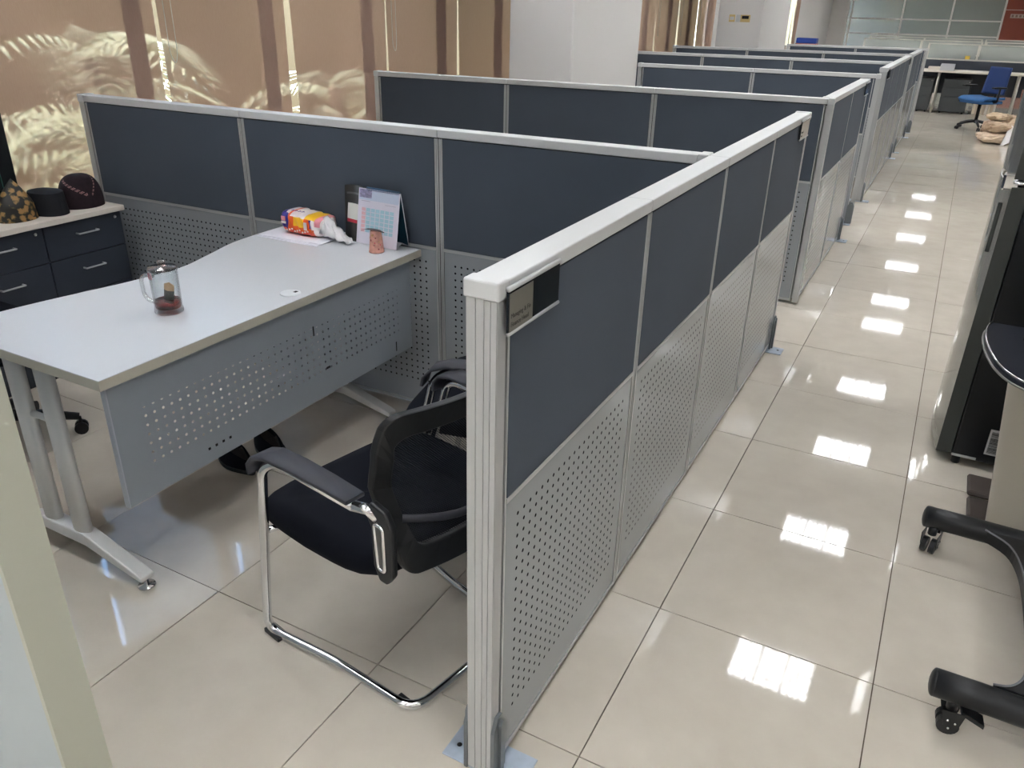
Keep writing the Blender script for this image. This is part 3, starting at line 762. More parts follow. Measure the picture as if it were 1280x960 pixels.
def kf(u, v):
    a = 2*PI*u; b_ = v*PI/2; r = math.cos(b_)**.65
    return (.088*r*math.cos(a), .100*r*math.sin(a), .012+.135*math.sin(b_)**.9-(.012 if v < .01 else 0))
MB().grid(kf, 40, 16).build('cap_shell', mat('maroon_knit', (30, 16, 24), .9, noise=.4, nscale=60, bump=.5, bscale=400), kc)
sm_ = MB()
def sp_(u, v, d=.0015):
    p = Vector(kf(u, v)); q = p-Vector((0, 0, .05)); return p+q.normalized()*d
for (u0, v0, u1, v1) in ((.73, .62, .97, .20), (1.13, .80, 1.00, .18)):
    for q in range(24):
        t = q/24
        for dv in (-.028, .0, .028):
            if (q + int(dv*100)) % 3 == 0: continue
            u = u0+(u1-u0)*t; v = v0+(v1-v0)*t+dv; du = (u1-u0)/24*.8; dv2 = .016
            sm_.add([sp_(u, v), sp_(u+du, v+(v1-v0)/24*.8), sp_(u+du, v+(v1-v0)/24*.8+dv2), sp_(u, v+dv2)], [(0, 1, 2, 3)])
so_ = sm_.build('woven_stripes', mat('pink_trim', (206, 160, 158), .8), kc); so_['kind'] = 'stuff'
tw = thing('tower_case', 'tall black case with thin green lines on the cabinet by the blinds', 'computer case', (-3.22, .70, ZC+.0005))
MB().box(-.13, .07, -.22, .128, 0, .44, 0, .004).build('case', mat('case_black', (14, 17, 20), .4), tw)
for y in (.06, .02, -.03): MB().box(.0702, .0708, y, y+.002, .0, .42).build('green_line', mat('green_line', (70, 120, 110), .5), tw)

# ---------------------------------------------------------------- visitor chair
def visitor_chair(loc, rz, label):
    t = thing('visitor_chair', label, 'chair', loc, rz, 'black visitor chairs')
    R = .0125
    f = MB()
    fr = [(.46, -.285, .645), (.20, -.300, .655), (.155, -.312, .625), (.0, -.27, R), (.25, -.223, R), (.53, -.200, R), (.53, .200, R), (.25, .223, R), (.0, .27, R), (.155, .312, .625), (.20, .300, .655), (.46, .285, .645)]
    P = [Vector(p) for p in fr]
    f.tube(fr, R, fillet=.06, n=14)
    f.build('tube_frame', M_CHROME, t)
    for s_ in (-1, 1):
        MB().tube([(.095, s_*.293, .405), (.11, s_*.24, .405)], .009, n=8).build('seat_bracket', M_CHROME, t)
        MB().box(-.004, .062, s_*.262-.017, s_*.262+.017, .0003, .013).build('foot_cap', M_BPLAST, t)
        MB().box(.46, .50, s_*.19-.012, s_*.19+.012, .0003, .010).build('foot_cap', M_BPLAST, t)
    MB().tube([(.12, -.24, .40), (.12, .24, .40)], .010, n=10).tube([(.40, -.22, .40), (.40, .22, .40)], .010, n=10).build('under_bar', M_CHROME, t)
    # seat
    def so2(t, a, b, z, e=5.0, cx=.247):
        c, q = math.cos(t), math.sin(t); r_ = 1/((abs(c)**e+abs(q)**e)**(1/e)); taper = 1-.06*max(0, c*r_)
        x = cx+a*c*r_; return (x, b*q*r_*taper, z-(.018*max(0, -c*r_-.55)/.45 if z > .42 else 0))
    prof = [(.0, .412), (.7, .412), (.93, .414), (.985, .424), (1.0, .442), (.985, .460), (.94, .470), (.8, .472), (.5, .466), (.0, .462)]
    s = MB().grid(lambda u, v: so2(2*PI*u, .25*prof[int(round(v*9))][0], .283*prof[int(round(v*9))][0], prof[int(round(v*9))][1]), 48, 9)
    s.build('seat', M_BLACK, t)
    # back: lies on a curved, reclined sheet
    def bk(w, z, d=0):
        q = w/.25; K = [(.44, .528), (.53, .508), (.60, .470), (.66, .452), (.76, .482), (.88, .538)]
        for (za, xa), (zb, xb) in zip(K[:-1], K[1:]):
            if z <= zb or zb == .88:
                f_ = max(0, min(1.1, (z-za)/(zb-za))); f2 = f_*f_*(3-2*f_)*.5+f_*.5; x = xa+(xb-xa)*f2; break
        return (x+.05*(1-q*q)+d, w, z)
    def halfw(z): 
        k = (z-.47)/.40; return .222+.024*math.sin(PI*min(1, k*.75))+.012*k
    # outer frame ring as thick sheet with hole
    def ring(outer, inner, m, name, th):
        r = MB(); n_ = len(outer); vs = []
        for d in (-th/2, th/2):
            for p in outer: vs.append(bk(p[0], p[1], d))
            for p in inner: vs.append(bk(p[0], p[1], d))
        fs = []
        for k in range(n_):
            j = (k+1) % n_
            fs += [(k, j, n_+j, n_+k), (2*n_+k, 3*n_+k, 3*n_+j, 2*n_+j), (k, 2*n_+k, 2*n_+j, j), (n_+k, n_+j, 3*n_+j, 3*n_+k)]
        r.add(vs, fs, 0, False); return r.build(name, m, t, bevel=.004)
    def rrect(wf, z0, z1, r, n_=8, m_=10):
        pts = []
        def corner(cx, cz, a0, sx): 
            return [(cx+r*math.cos(a0+PI/2*k/n_), cz+r*math.sin(a0+PI/2*k/n_)) for k in range(n_+1)]
        W0, W1 = wf(z0), wf(z1)
        br = corner(W0-r, z0+r, -PI/2, 1); tr = corner(W1-r, z1-r, 0, 1); tl2 = corner(-W1+r, z1-r, PI/2, 1); bl = corner(-W0+r, z0+r, PI, 1)
        def lerp(a, b): return [(a[0]+(b[0]-a[0])*k/m_, a[1]+(b[1]-a[1])*k/m_) for k in range(1, m_)]
        for a, b in ((br, tr), (tr, tl2), (tl2, bl), (bl, br)): pts += a+lerp(a[-1], b[0])
        return pts
    ring(rrect(halfw, .455, .875, .035), rrect(lambda z: halfw(z)-.050, .515, .800, .03), M_BPLAST, 'back_frame', .022)
    MB().grid(lambda u, v: bk((-1+2*u)*(halfw(.50+.32*v)-.035), .50+.32*v, -.002), 20, 12).build('back_mesh', M_MESH, t)
    MB().tube([bk(-.19+.38*k/12, .585-.035*math.sin(PI*k/12), .012) for k in range(13)], .010, n=8).build('lumbar_bar', M_ARM, t)
    for s_ in (-1, 1):
        # arm pad
        ap = MB()
        path = [(.470, .286, .668), (.38, .292, .676), (.28, .298, .680), (.20, .303, .678), (.155, .306, .664), (.130, .308, .636), (.122, .308, .606)]
        w_ = [.022, .024, .026, .027, .027, .025, .021]
        vs = []; 
        for (x, y, z), ww, nn in zip(path, w_, [(0, 1), (0, 1), (0, 1), (-.15, 1), (-.6, .8), (-.95, .3), (-1, .05)]):
            for dw, dn in ((-ww*1.15, -.005), (-ww*1.18, .0), (-ww*1.12, .005), (ww*1.12, .005), (ww*1.18, .0), (ww*1.15, -.005)):
                vs.append((x+nn[0]*dn, s_*(y+dw), z+nn[1]*dn))
        fs = []
        for i in range(len(path)-1):
            for k in range(6): fs.append((i*6+k, i*6+(k+1) % 6, (i+1)*6+(k+1) % 6, (i+1)*6+k))
        fs += [list(range(6)), [(len(path)-1)*6+k for k in range(6)][::-1]]
        ap.add(vs, fs, 0, True).build('arm_pad', M_ARM, t)
        # chrome link and side bracket
        MB().tube([(.46, s_*.285, .645), (.49, s_*.268, .640), (.515, s_*.262, .625)], .013, n=12).build('arm_link', M_CHROME, t)
        lp_ = [(.500, .665), (.545, .655), (.565, .62), (.560, .49), (.540, .462), (.515, .462), (.498, .50), (.497, .60), (.478, .635)]
        MB().prism(lp_, s_*.262-.010, s_*.262+.010, 0, 'y').build('side_bracket', M_BPLAST, t, bevel=.006)
        MB().tube([(.512, s_*.274, .618), (.541, s_*.274, .618), (.541, s_*.274, .50), (.520, s_*.274, .50)], .0045, n=8, closed=True, fillet=.012).build('chrome_loop', M_CHROME, t)
        MB().box(.517, .536, s_*.272-.003, s_*.272+.003, .505, .613).build('loop_inset', mat('inset_grey', (96, 98, 96), .3, metal=.6), t)
    return t
c1 = visitor_chair((-.894, .214, 0), math.radians(-12), 'black mesh visitor chair with chrome sled frame in front of the desk')
dup(c1, (-.95, .776, 0), math.radians(12), 'black visitor chair mostly hidden behind the first one, only an arm showing')

# swivel chairs
def swivel(loc, rz, label, seat_m, back_m, group, arms=True):
    t = thing('swivel_chair', label, 'chair', loc, rz, group)
    for k in range(5):
        a = 2*PI*k/5+.3; d = Vector((math.cos(a), math.sin(a), 0))
        MB().tube([d*.03+Vector((0, 0, .13)), d*.16+Vector((0, 0, .11)), d*.29+Vector((0, 0, .075))], [.026, .022, .016], n=8).build('base_arm', M_BPLAST, t)
        c = MB()
        for s_ in (-1, 1):
            q = d*.29+Vector((-d.y, d.x, 0))*.014*s_; ax = Vector((-d.y, d.x, 0))
            vs = []
            for e in (-.007, .007):
                for j in range(14):
                    b = 2*PI*j/14; vs.append(q+ax*e+d*.026*math.cos(b)+Vector((0, 0, .0265+.026*math.sin(b))))
            c.add(vs, [list(range(14)), list(range(14, 28))]+[(j, (j+1) % 14, 14+(j+1) % 14, 14+j) for j in range(14)])
        c.tube([d*.29+Vector((0, 0, .03)), d*.29+Vector((0, 0, .075))], .007, n=6)
        c.build('caster', M_BPLAST, t)
    MB().tube([(0, 0, .10), (0, 0, .40)], .026, n=12).box(-.10, .10, -.08, .08, .39, .43).build('gas_column', M_BPLAST, t)
    MB().grid(lambda u, v: (-.23+.46*u, (-.235+.47*v), .47+.018*(abs(2*v-1)**3)-.03*(max(0, .2-u)/.2)**2), 10, 10).grid(lambda u, v: (-.21+.42*u, -.22+.44*v, .425), 4, 4, flip=True).build('seat', seat_m, t, solid=.04)
    MB().grid(lambda u, v: (.235+.05*v+.03*math.cos(PI*(u-.5))-.03, (-.21+.42*u)*(1-.08*v), .54+.40*v), 12, 12).build('backrest', back_m, t, solid=.02)
    MB().tube([(.05, 0, .42), (.27, 0, .42), (.29, 0, .60)], .018, n=8, fillet=.05).build('back_stem', M_BPLAST, t)
    for s_ in (-1, 1) if arms else ():
        MB().tube([(.02, s_*.20, .43), (.02, s_*.28, .44), (.02, s_*.28, .64)], .014, n=8, fillet=.03).build('arm_post', M_BPLAST, t)
        MB().box(-.13, .13, s_*.28-.035, s_*.28+.035, .64, .665, 0, .008).build('arm_pad', M_BPLAST, t)
swivel((.74, 14.1, 0), math.radians(48), 'blue mesh swivel chair at the far workstation', mat('blue_fabric', (50, 100, 156), .8), mat('blue_mesh', (38, 62, 112), .7), 'swivel chairs')
swivel((-2.61, .20, 0), math.radians(180), 'black armless swivel chair behind the desk, only a caster showing', M_BLACK, M_BPLAST, 'swivel chairs', False)

# shoes
def shoe(x, y, rz, s_, label):
    t = thing('shoe', label, 'shoe', (x, y, 0), rz, 'black shoes under the desk')
    def hw(u): return .030+.020*math.sin(PI*min(1, max(0, (u*1.15-.02))))-.004*math.sin(2*PI*u)
    def sole(u, v):
        a = 2*PI*v; x_ = .135*math.cos(a); u_ = (x_+.135)/.27; return (x_, hw(u_)*1.0*math.sin(a)*1.05, .0005+.016*u)
    MB().grid(sole, 2, 32).add([(.135*math.cos(2*PI*k/32), hw((.135*math.cos(2*PI*k/32)+.135)/.27)*1.05*math.sin(2*PI*k/32), .0165) for k in range(32)], [range(32)]).build('sole', M_BPLAST, t)
    def up(u, v):
        a = 2*PI*v; x_ = .130*math.cos(a); u_ = (x_+.13)/.26; k = 1-u*.45
        h = .022+.045*(1-u_)+.012
        return (x_*(1-u*.12)-.010*u, hw(u_)*math.sin(a)*k, .0165+h*math.sin(u*PI/2))
    MB().grid(up, 8, 32).build('upper', M_BLACK, t)
    tp2 = [up(1, v/32) for v in range(32)]
    MB().add([(p[0], p[1], p[2]-.004 if p[0] > 0 else p[2]-.025) for p in tp2], [range(32)]).build('insole', mat('insole', (40, 34, 28), .8), t)
    MB().tube([(-.10, -.012, .070), (-.12, 0, .085), (-.10, .012, .070)], .003, n=6).build('pull_tab', mat('tan_tab', (130, 98, 50), .7), t)
shoe(-1.67, .71, math.radians(-22), 1, 'black slip-on shoe poking out furthest from under the desk panel')
shoe(-1.72, .575, math.radians(-15), 1, 'black slip-on shoe nearer the camera, behind the chair arm')

# ---------------------------------------------------------------- right side: fridge
fx, fy = .682, 2.01
fg = thing('refrigerator', 'tall black glossy refrigerator with chrome latch on the right', 'refrigerator', (fx+.32, fy+.29, 0))
def fl_(x): return x-fx-.32
M_GB = mat('gloss_black', (10, 13, 18), .28); M_DG = mat('door_edge_grey', (56, 60, 58), .4)
MB().box(-.262, .33, -.29, .29, .035, 1.62, 0, .006).build('body', M_GB, fg)
def door(z0, z1, nm):
    d = MB(); n_ = 14
    pts = [(-.265, -.29)]+[(-.318-.030*math.sin(PI*k/n_), -.29+.58*k/n_) for k in range(n_+1)]+[(-.265, .29)]
    d.prism(pts, z0, z1, 0)
    return d.build('door', [mat('gloss_door', (150, 150, 144), .08, metal=.5)], fg, bevel=.004)
for z0, z1 in ((.045, 1.10), (1.125, 1.61)):
    dd = door(z0, z1, 'door')
    MB().box(-.319, -.266, -.2925, -.2895, z0+.002, z1-.002).build('door_edge', M_DG, dd)
hd = MB().box(-.352, -.30, -.288, -.262, 1.085, 1.145, 0, .008).build('latch', M_CHROME, fg)
MB().lathe([(.018, 0), (.020, .006), (.010, .012)], 0, 0, 16).build('latch_knob', M_CHROME, hd, (-.300, -.300, 1.112))
MB().box(-.345, -.330, -.272, -.262, .86, 1.04, 0, .003).build('grip_recess', M_DG, fg)
MB().box(-.262, -.175, -.2925, -.2895, .040, .050).build('badge_strip', M_ALU, fg)
bc = MB().box(-.155, -.125+.02, -.2915, -.2895, .075, .185).build('barcode_label', mat('label_white2', (205, 205, 205), .5), fg)
bb = MB(); z = .083; br2 = random.Random(9)
while z < .176:
    h = br2.choice((.0012, .002, .003)); bb.box(-.148, -.112, -.2922, -.2916, z, z+h); z += h+br2.choice((.0012, .002))
bb.build('barcode', M_DARK, bc)
for a in (-.24, .29):
    for b in (-.26, .26): MB().lathe([(.016, 0), (.016, .03), (.01, .036)], a, b, 12).build('foot', M_BPLAST, fg)

# rolling stand
rs = thing('rolling_stand', 'black rolling display stand with two caster legs at lower right', 'stand', (1.15, .95, 0))
for yy, x0 in ((.395, -.483), (-.40, -.425)):
    MB().tube([(x0, yy, .118), (x0+.10, yy, .118), (.55, yy-.02, .118)], [.036, .036, .034], n=16, sy=1.0).build('leg', M_BPLAST, rs)
    MB().sphere((x0, yy, .118), .0362, 8, 0, (.35, 1, 1)).build('end_cap', M_BPLAST, rs)
arc = [(.62, -.37)]+[tuple(p) for p in spl([(-.30, -.365), (-.262, -.35), (-.232, -.30), (-.216, -.20), (-.212, -.05), (-.213, .10), (-.222, .22), (-.250, .31), (-.315, .365)], 4)]+[(.62, .36)]
MB().prism(arc, .100, .140, 0).build('base_plate', M_BPLAST, rs, bevel=.006)
MB().tube([(p[0], p[1], .142) for p in arc[1:-1]], .003, n=6).build('piping', mat('grey_piping', (120, 122, 126), .4), rs)
MB().tube([(.30, 0, .13), (.30, 0, 1.55)], .04, n=14).box(.26, .34, -.3, .3, 1.25, 1.33).build('upright', M_BPLAST, rs)
for (x0, yy, a) in ((-.455, .372, 1.3), (-.375, -.415, .1), (.50, .37, 0), (.50, -.41, 0)):
    c = MB(); d = Vector((math.cos(a), math.sin(a), 0)); ax = Vector((-d.y, d.x, 0)); q = Vector((x0, yy, 0))
    for s_ in (-1, 1):
        qq = q+ax*.013*s_; vs = []
        for e in (-.008, .008):
            for j in range(18):
                b = 2*PI*j/18; vs.append(qq+ax*e+d*.026*math.cos(b)+Vector((0, 0, .0265+.026*math.sin(b))))
        c.add(vs, [list(range(18)), list(range(18, 36))[::-1]]+[(j, (j+1) % 18, 18+(j+1) % 18, 18+j)[::-1] for j in range(18)])
    co_ = c.build('caster', M_BPLAST, rs)
    h = MB()
    for s_ in (-1, 1):
        qq = q+ax*.0235*s_
        vs = [qq+d*dx_+Vector((0, 0, zz)) for dx_, zz in ((-.025, .078), (.03, .078), (.022, .03), (.0, .016), (-.012, .03))]
        vs += [v+ax*.002*s_ for v in vs]; h.add(vs, [(0, 1, 2, 3, 4), (9, 8, 7, 6, 5)]+[(k, (k+1) % 5, 5+(k+1) % 5, 5+k) for k in range(5)])
    h.tube([q+Vector((0, 0, .07)), q+Vector((0, 0, .10))], .014, n=10)
    h.build('fork', mat('fork_black', (26, 28, 30), .3), co_)
    ped = MB(); p0 = q+d*.02+Vector((0, 0, .070)); p1 = q+d*.075+Vector((0, 0, .045))
    ped.add([p0+ax*.018, p0-ax*.018, p1-ax*.018, p1+ax*.018]+[v+Vector((0, 0, .012)) for v in (p0+ax*.018, p0-ax*.018, p1-ax*.018, p1+ax*.018)], [(0, 1, 2, 3), (7, 6, 5, 4), (0, 4, 5, 1), (1, 5, 6, 2), (2, 6, 7, 3), (3, 7, 4, 0)])
    ped.build('brake_pedal', M_GB, co_)
    for zz, dx_ in ((.0265, 0), (.045, .012), (.05, -.006)):
        MB().sphere(q-ax*.0265+d*dx_+Vector((0, 0, zz)), .0035, 5).build('rivet', M_CHROME, co_)

# pedestal machine with tray top
pm_ = thing('pedestal_unit', 'cream pedestal with black rounded tray top beside the refrigerator', 'pedestal', (1.05, 1.56, 0))
def body(u, v):
    a = 2*PI*u; z = .66*v
    rx = .165+.035*v; ry = .13+.03*v
    if v < .03: rx *= .97; ry *= .97
    return (-.02-.045*v+rx*math.cos(a), ry*math.sin(a), .001+z)
MB().grid(body, 48, 24).build('column', mat('cream_shell', (186, 180, 166), .3, spec=.5), pm_)
MB().lathe([(.185, .655), (.192, .66), (.200, .70), (.195, .712)], -.065, 0, 40, sy=.82).build('collar', mat('collar_grey', (74, 72, 68), .3), pm_)
tr_ = [tuple(p) for p in spl([(-.34, .05), (-.358, -.02), (-.362, -.13), (-.350, -.25), (-.325, -.36), (-.28, -.44), (-.20, -.49), (-.08, -.505)], 5)]
tp_ = tr_+[(.20, -.505), (.20, .05)]
tr0 = MB().prism(tp_, .712, .735, 0).build('tray', mat('tray_black', (30, 33, 42), .35), pm_, bevel=.006)
MB().tube([(p[0]+.004, p[1]+.003, .7365) for p in tr_], .0035, n=8).build('rim_trim', M_CHROME, tr0)
MB().tube([(p[0]-.001, p[1], .718) for p in tr_], .0035, n=8).build('rim_trim', mat('rim_grey', (120, 120, 116), .3, metal=.5), tr0)
for k, yy in enumerate((.0, .18)):
    MB().box(-.245, -.12, yy+.02, yy+.17, .008, .03, 0, .010).build('foot_pedal', mat('brown_rubber', (76, 68, 64), .55), pm_)
MB().box(-.13, .1, .08, .42, .002, .016, 0, .004).build('pedal_base', M_BPLAST, pm_)
rc = thing('remote', 'small dark red-tipped remote on the black tray', 'remote', (.865, 1.46, .7365), math.radians(-12))
MB().box(-.075, .075, -.018, .018, 0, .02, 0, .007).build('remote_body', mat('remote_dark', (38, 34, 38), .35), rc); MB().box(-.055, .07, -.010, .010, .0195, .021, 0).build('remote_face', mat('remote_rose', (120, 84, 88), .3), rc)

# ---------------------------------------------------------------- far office
M_SCR = mat('glass_screen', (196, 204, 200), .08, trans=.0, alpha=.42); M_RAIL = mat('screen_rail', (206, 204, 196), .45)
M_PED = mat('pedestal_grey', (66, 70, 72), .45)
def workstation(x0, x1, y, label, detail):
    t = thing('workstation', label, 'workstation', ((x0+x1)/2, y, 0), 0, 'far workstations'); cx_ = (x0+x1)/2; L = (x1-x0)/2
    MB().box(-L, L, 0, .70, .712, .74, 0, .003).build('worktop', M_CABTOP, t)
    MB().box(-L, L, .70, .73, .30, .74, 0).box(-L, L, .70, .73, .74, .90, 0).build('back_panel', M_CAB, t)
    MB().box(-L, L, .695, .735, .90, .925).box(-L, L, .70, .73, 1.17, 1.19).build('screen_rail', M_RAIL, t)
    n_ = max(1, round(2*L/1.15)); w = 2*L/n_
    for k in range(n_):
        MB().box(-L+w*k+.03, -L+w*(k+1)-.03, .712, .718, .925, 1.17).build('glass_screen', M_SCR, t)
    MB().box(-L, -L+.035, .70, .73, .9, 1.19).build('screen_post', M_RAIL, t); MB().box(L-.035, L, .70, .73, .9, 1.19).build('screen_post', M_RAIL, t)
    for k in range(1, n_): MB().box(-L+w*k-.02, -L+w*k+.02, .70, .73, .9, 1.19).build('screen_post', M_RAIL, t)
    for xx in ([-L+.32, L-.12] if detail else [-L+.1, L-.1]):
        MB().tube([(xx, .05, 0), (xx, .05, .712)], .018, n=8).build('leg', M_RAIL, t); MB().tube([(xx, .62, 0), (xx, .62, .712)], .018, n=8).build('leg', M_RAIL, t)
    return t
workstation(-.33, 1.42, 16.35, 'nearest far workstation, white top with glass screens, at the end of the aisle', True)
workstation(1.45, 2.9, 16.35, 'far workstation at the right photo edge beside the nearest one', False)
workstation(-1.75, .6, 18.7, 'second row far workstation with glass screens', False)
workstation(.65, 2.9, 18.7, 'second row far workstation on the right', False)
workstation(-1.9, .6, 21.2, 'third row far workstation with glass screens, left', False)
workstation(.65, 2.9, 21.2, 'third row far workstation with glass screens, right', False)
def pedestal(x0, x1, y, label):
    t = thing('pedestal', label, 'cabinet', ((x0+x1)/2, y, 0), 0, 'grey drawer pedestals'); w = (x1-x0)/2
    MB().box(-w, w, .002, .48, .03, .60).build('carcass', M_PED, t)
    for a, b in ((.035, .29), (.30, .44), (.45, .595)): MB().box(-w+.004, w-.004, -.014, .001, a, b, 0, .002).build('drawer', M_PED, t)
    MB().lathe([(.01, 0), (.01, .004)], 0, 0, 10).build('lock', M_CHROME, t, (w-.03, -.014, .56)).rotation_euler = (PI/2, 0, 0)
    for a in (-w+.04, w-.04):
        for b in (.05, .42): MB().lathe([(.018, 0), (.018, .03)], a, b, 8).build('castor', M_BPLAST, t)
pedestal(-.30, -.07, 16.45, 'dark grey drawer pedestal left of the white desk leg')
pedestal(.10, .56, 16.45, 'wide dark grey drawer pedestal beside the blue chair')
# items on the far desk
tag(MB().box(-.10, .10, -.13, .13, 0, .055, 0, .004).build('paper_pile', mat('paper_cream', (222, 216, 204), .6), None, (-.12, 16.62, .7405)), 'pile of cream paper on the far desk', 'paper')
bx_ = thing('desk_tray', 'white tray with blue contents on the far desk', 'tray', (.10, 16.60, .7405))
MB().box(-.12, .12, -.15, .15, 0, .004).box(-.12, .12, -.15, -.146, 0, .07).box(-.12, .12, .146, .15, 0, .11).box(-.12, -.116, -.15, .15, 0, .09).box(.116, .12, -.15, .15, 0, .09).build('tray_shell', M_CAP, bx_)
MB().box(-.10, .10, -.12, .12, .004, .05, 0, .006).build('blue_contents', mat('blue_item', (60, 80, 140), .5), bx_)
tag(MB().box(-.04, .04, -.02, .02, 0, .06, 0, .003).build('yellow_box', mat('yellow_card', (222, 190, 70), .5), None, (.385, 17.065, .926)), 'small yellow box on the far screen rail', 'box')
for k, (x, label) in enumerate(((.60, 'small white electrical box under the far desk'),)):
    pass
# folders standing under the far desk
for k in range(9):
    h = .26+.05*random.random()
    o = MB().box(-.018, .018, -.14, .14, 0, h, 0, .002).build('paper_folder', mat('folder_%d' % (k % 3), [(206, 196, 176), (190, 176, 158), (214, 208, 200)][k % 3], .7), None, (.70+.042*k, 16.72, .0005))
    tag(o, 'upright paper folder under the far desk, %s in the row from the grey pedestal' % ords(k), 'folder', 'paper folders under the far desk')
# brown parcels on the floor right
M_KR = [mat('kraft_%d' % k, c, .7, noise=.1, nscale=12) for k, c in enumerate([(196, 172, 146), (208, 186, 158), (182, 156, 134), (222, 200, 176)])]
PR = random.Random(21)
def parcel(x, y, z, sx, sy, sz, rz, m, label):
    ph = PR.uniform(0, 9)
    def f(u, v):
        a = 2*PI*u; b = PI*(v-.5); k = 9
        c_, s_ = math.cos(a), math.sin(a); r = 1/((abs(c_)**k+abs(s_)**k)**(1/k)); cb = math.cos(b)
        rb = 1/((abs(cb)**3+abs(math.sin(b))**3)**(1/3))
        w = 1+.05*math.sin(a*3+ph)*cb+.04*math.sin(a*7+b*5+ph)
        return (sx*c_*r*cb*rb*w, sy*s_*r*cb*rb*w, sz+sz*math.sin(b)*rb)
    j_ = {}
    def g(u, v):
        k_ = (round(u % 1, 3), round(v, 3)) if .01 < v < .99 else (0, round(v, 1))
        if k_ not in j_: j_[k_] = Vector([PR.uniform(-.014, .014) for _ in range(3)])
        p = Vector(f(u, v))+j_[k_]; p.z = max(0, p.z); return tuple(p)
    o = MB().grid(g, 18, 10, smooth=False).build('paper_bag', m, None, (x, y, z)); o.rotation_euler.z = rz
    tag(o, label, 'bag', 'crumpled paper bags on the floor')
for a in [(1.02, 12.55, .0005, .22, .20, .07, .3, 3, 'flattened pale paper bag at the bottom left of the bag heap'),
          (1.40, 12.75, .0005, .25, .2, .08, -.2, 2, 'brown paper bag at the bottom middle of the bag heap'),
          (1.04, 12.60, .142, .17, .16, .07, .5, 0, 'brown paper bag on the left top of the bag heap'),
          (1.02, 13.25, .0005, .18, .16, .12, .1, 2, 'brown paper bag at the back left of the bag heap'),
          (1.36, 12.80, .163, .19, .17, .09, -.3, 1, 'tan folded paper bag in the middle of the bag heap'),
          (1.50, 13.4, .0005, .2, .2, .2, .2, 0, 'tall tan paper bag at the back right of the bag heap'),
          (1.46, 13.38, .402, .18, .16, .07, .1, 3, 'pale tan paper bag topmost at the right of the bag heap'),
          (1.20, 13.55, .0005, .17, .15, .15, .4, 3, 'pale upright paper bag at the very back of the bag heap'),
          (1.02, 13.26, .243, .15, .13, .05, -.4, 1, 'small tan paper bag lying on the back left bag')]:
    parcel(*a[:7], M_KR[a[7]], a[8])
wb = MB().grid(lambda u, v: (.32*u*(.2+.8*v)-.05, .02+.26*(1-v)*u, .002+.26*u*(1-.55*v)+.01*math.sin(7*u+5*v)), 12, 12).build('plastic_bag', mat('white_bag', (226, 222, 222), .5), None, (1.14, 12.25, 0), solid=.004)
tag(wb, 'white plastic bag propped in front of the brown bag heap', 'bag')

# far glass wall
YG = 25.7
gw = tag(MB().box(-3.02, .93, YG-.03, YG+.03, 0, .12).box(-3.02, 3, YG-.03, YG+.03, 2.62, H).build('wall_front', M_FRAME), kind='structure')
tm_ = MB()
xs = [-3.0, -2.90, -1.54, -.295, .955]
for x in xs: tm_.box(x-.025, x+.025, YG-.04, YG+.04, .1, 2.65)
tm_.box(-3.0, .95, YG-.04, YG+.04, 1.155, 1.195).box(-3.0, .95, YG-.04, YG+.04, 1.545, 1.585)
tm_.build('mullions', M_FRAME, gw)
M_OFG = mat('office_glass', (176, 184, 178), .06, alpha=.62)
for a, b in zip(xs[:-1], xs[1:]):
    for z0, z1 in ((.12, 1.155), (1.195, 1.545), (1.585, 2.62)):
        MB().box(a+.025, b-.025, YG-.004, YG+.004, z0, z1).build('pane', M_OFG, gw)
MB().box(.98, XR, YG-.03, YG+.03, 0, 2.62).build('brown_panel', mat('red_brown_panel', (150, 74, 58), .5), gw)
MB().box(.98, XR, YG-.034, YG-.03, 1.85, 1.862).build('panel_joint', M_FRAME, gw)
lt2 = MB().box(1.12, 1.52, YG-.038, YG-.031, 1.66, 1.76, 0)
for k in range(4): lt2.box(1.15+.09*k, 1.20+.09*k, YG-.041, YG-.038, 1.68, 1.74, 1)
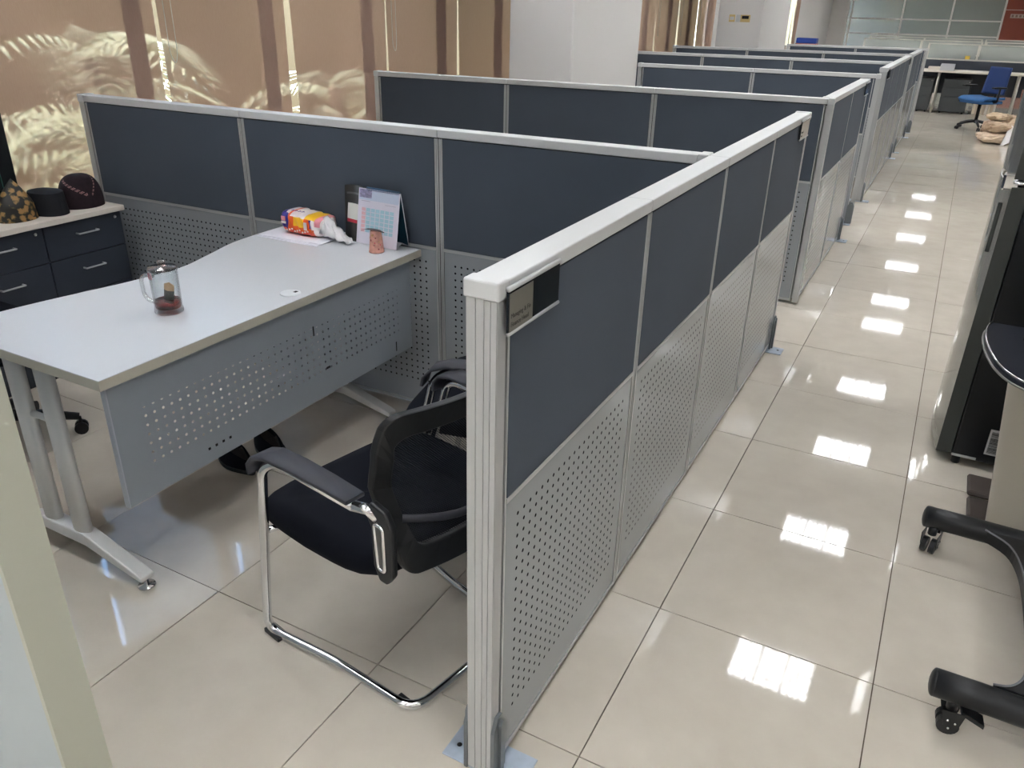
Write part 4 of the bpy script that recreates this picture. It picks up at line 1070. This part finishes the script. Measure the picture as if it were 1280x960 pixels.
lt2.build('door_sign', [mat('sign_pale', (206, 190, 180), .5), mat('sign_ink', (150, 120, 110), .5)], gw)
struct('wall_end_left', MB().box(XW, -3.02, YG-.02, YG+.1, 0, H), M_WALL)
struct('wall_end', MB().box(XW, XR, YG+2.6, YG+2.7, 0, H), mat('far_room_wall', (190, 190, 180), .8))
# end wall between window strips carrying the thermostat is part of the left wall; controls
for k, (y, x0, nm, lab, m) in enumerate(((10.62, -2.33, 'wall_switch', 'gold-framed wall switch on the far pillar', 1), (10.62, -2.22, 'wall_socket', 'small white socket between the gold switches', 0), (10.62, -2.60+.0, 'wall_switch', 'left gold switch plate on the far pillar', 1))):
    pass
M_GOLD = mat('gold_plate', (206, 182, 126), .4, metal=.3)
for (x, w, lab, inner) in ((-2.545, .04, 'left gold-framed switch on the far white pillar', M_CAP), (-2.46, .03, 'middle white switch on the far white pillar', M_CAP), (-2.365, .065, 'gold thermostat with dark display on the far white pillar', M_DARK)):
    t = thing('wall_control', lab, 'switch', (x, 10.648, 1.56), 0, 'wall controls')
    MB().box(-w, w, -.008, .001, -.045, .045, 0, .002).build('plate', M_CAP if 'white switch' in lab else M_GOLD, t)
    MB().box(-w*.7, w*.7, -.011, -.008, -.005 if inner is M_DARK else -.02, .033 if inner is M_DARK else .02).build('display', inner, t)
# low cabinet with blue box beyond the last partition
sh = thing('side_cabinet', 'white low cabinet by the far windows carrying the blue box', 'cabinet', (-2.7, 17.4, 0))
MB().box(-.55, .55, -.22, .22, 0, 1.04).build('carcass', M_CABTOP, sh); MB().box(-.54, -.005, -.24, -.22, .06, 1.0).build('door', M_CABTOP, sh); MB().box(.005, .54, -.24, -.22, .06, 1.0).build('door', M_CABTOP, sh)
b_ = thing('storage_box', 'blue-lidded storage box beyond the last cross partition', 'box', (-2.62, 17.35, 1.0405))
MB().box(-.21, .21, -.12, .12, 0, .05, 0, .01).build('box_body', mat('box_red', (200, 130, 120), .5), b_); MB().box(-.20, .20, -.13, .13, .05, .15, 0, .015).build('box_lid', mat('box_blue', (44, 76, 168), .45), b_)
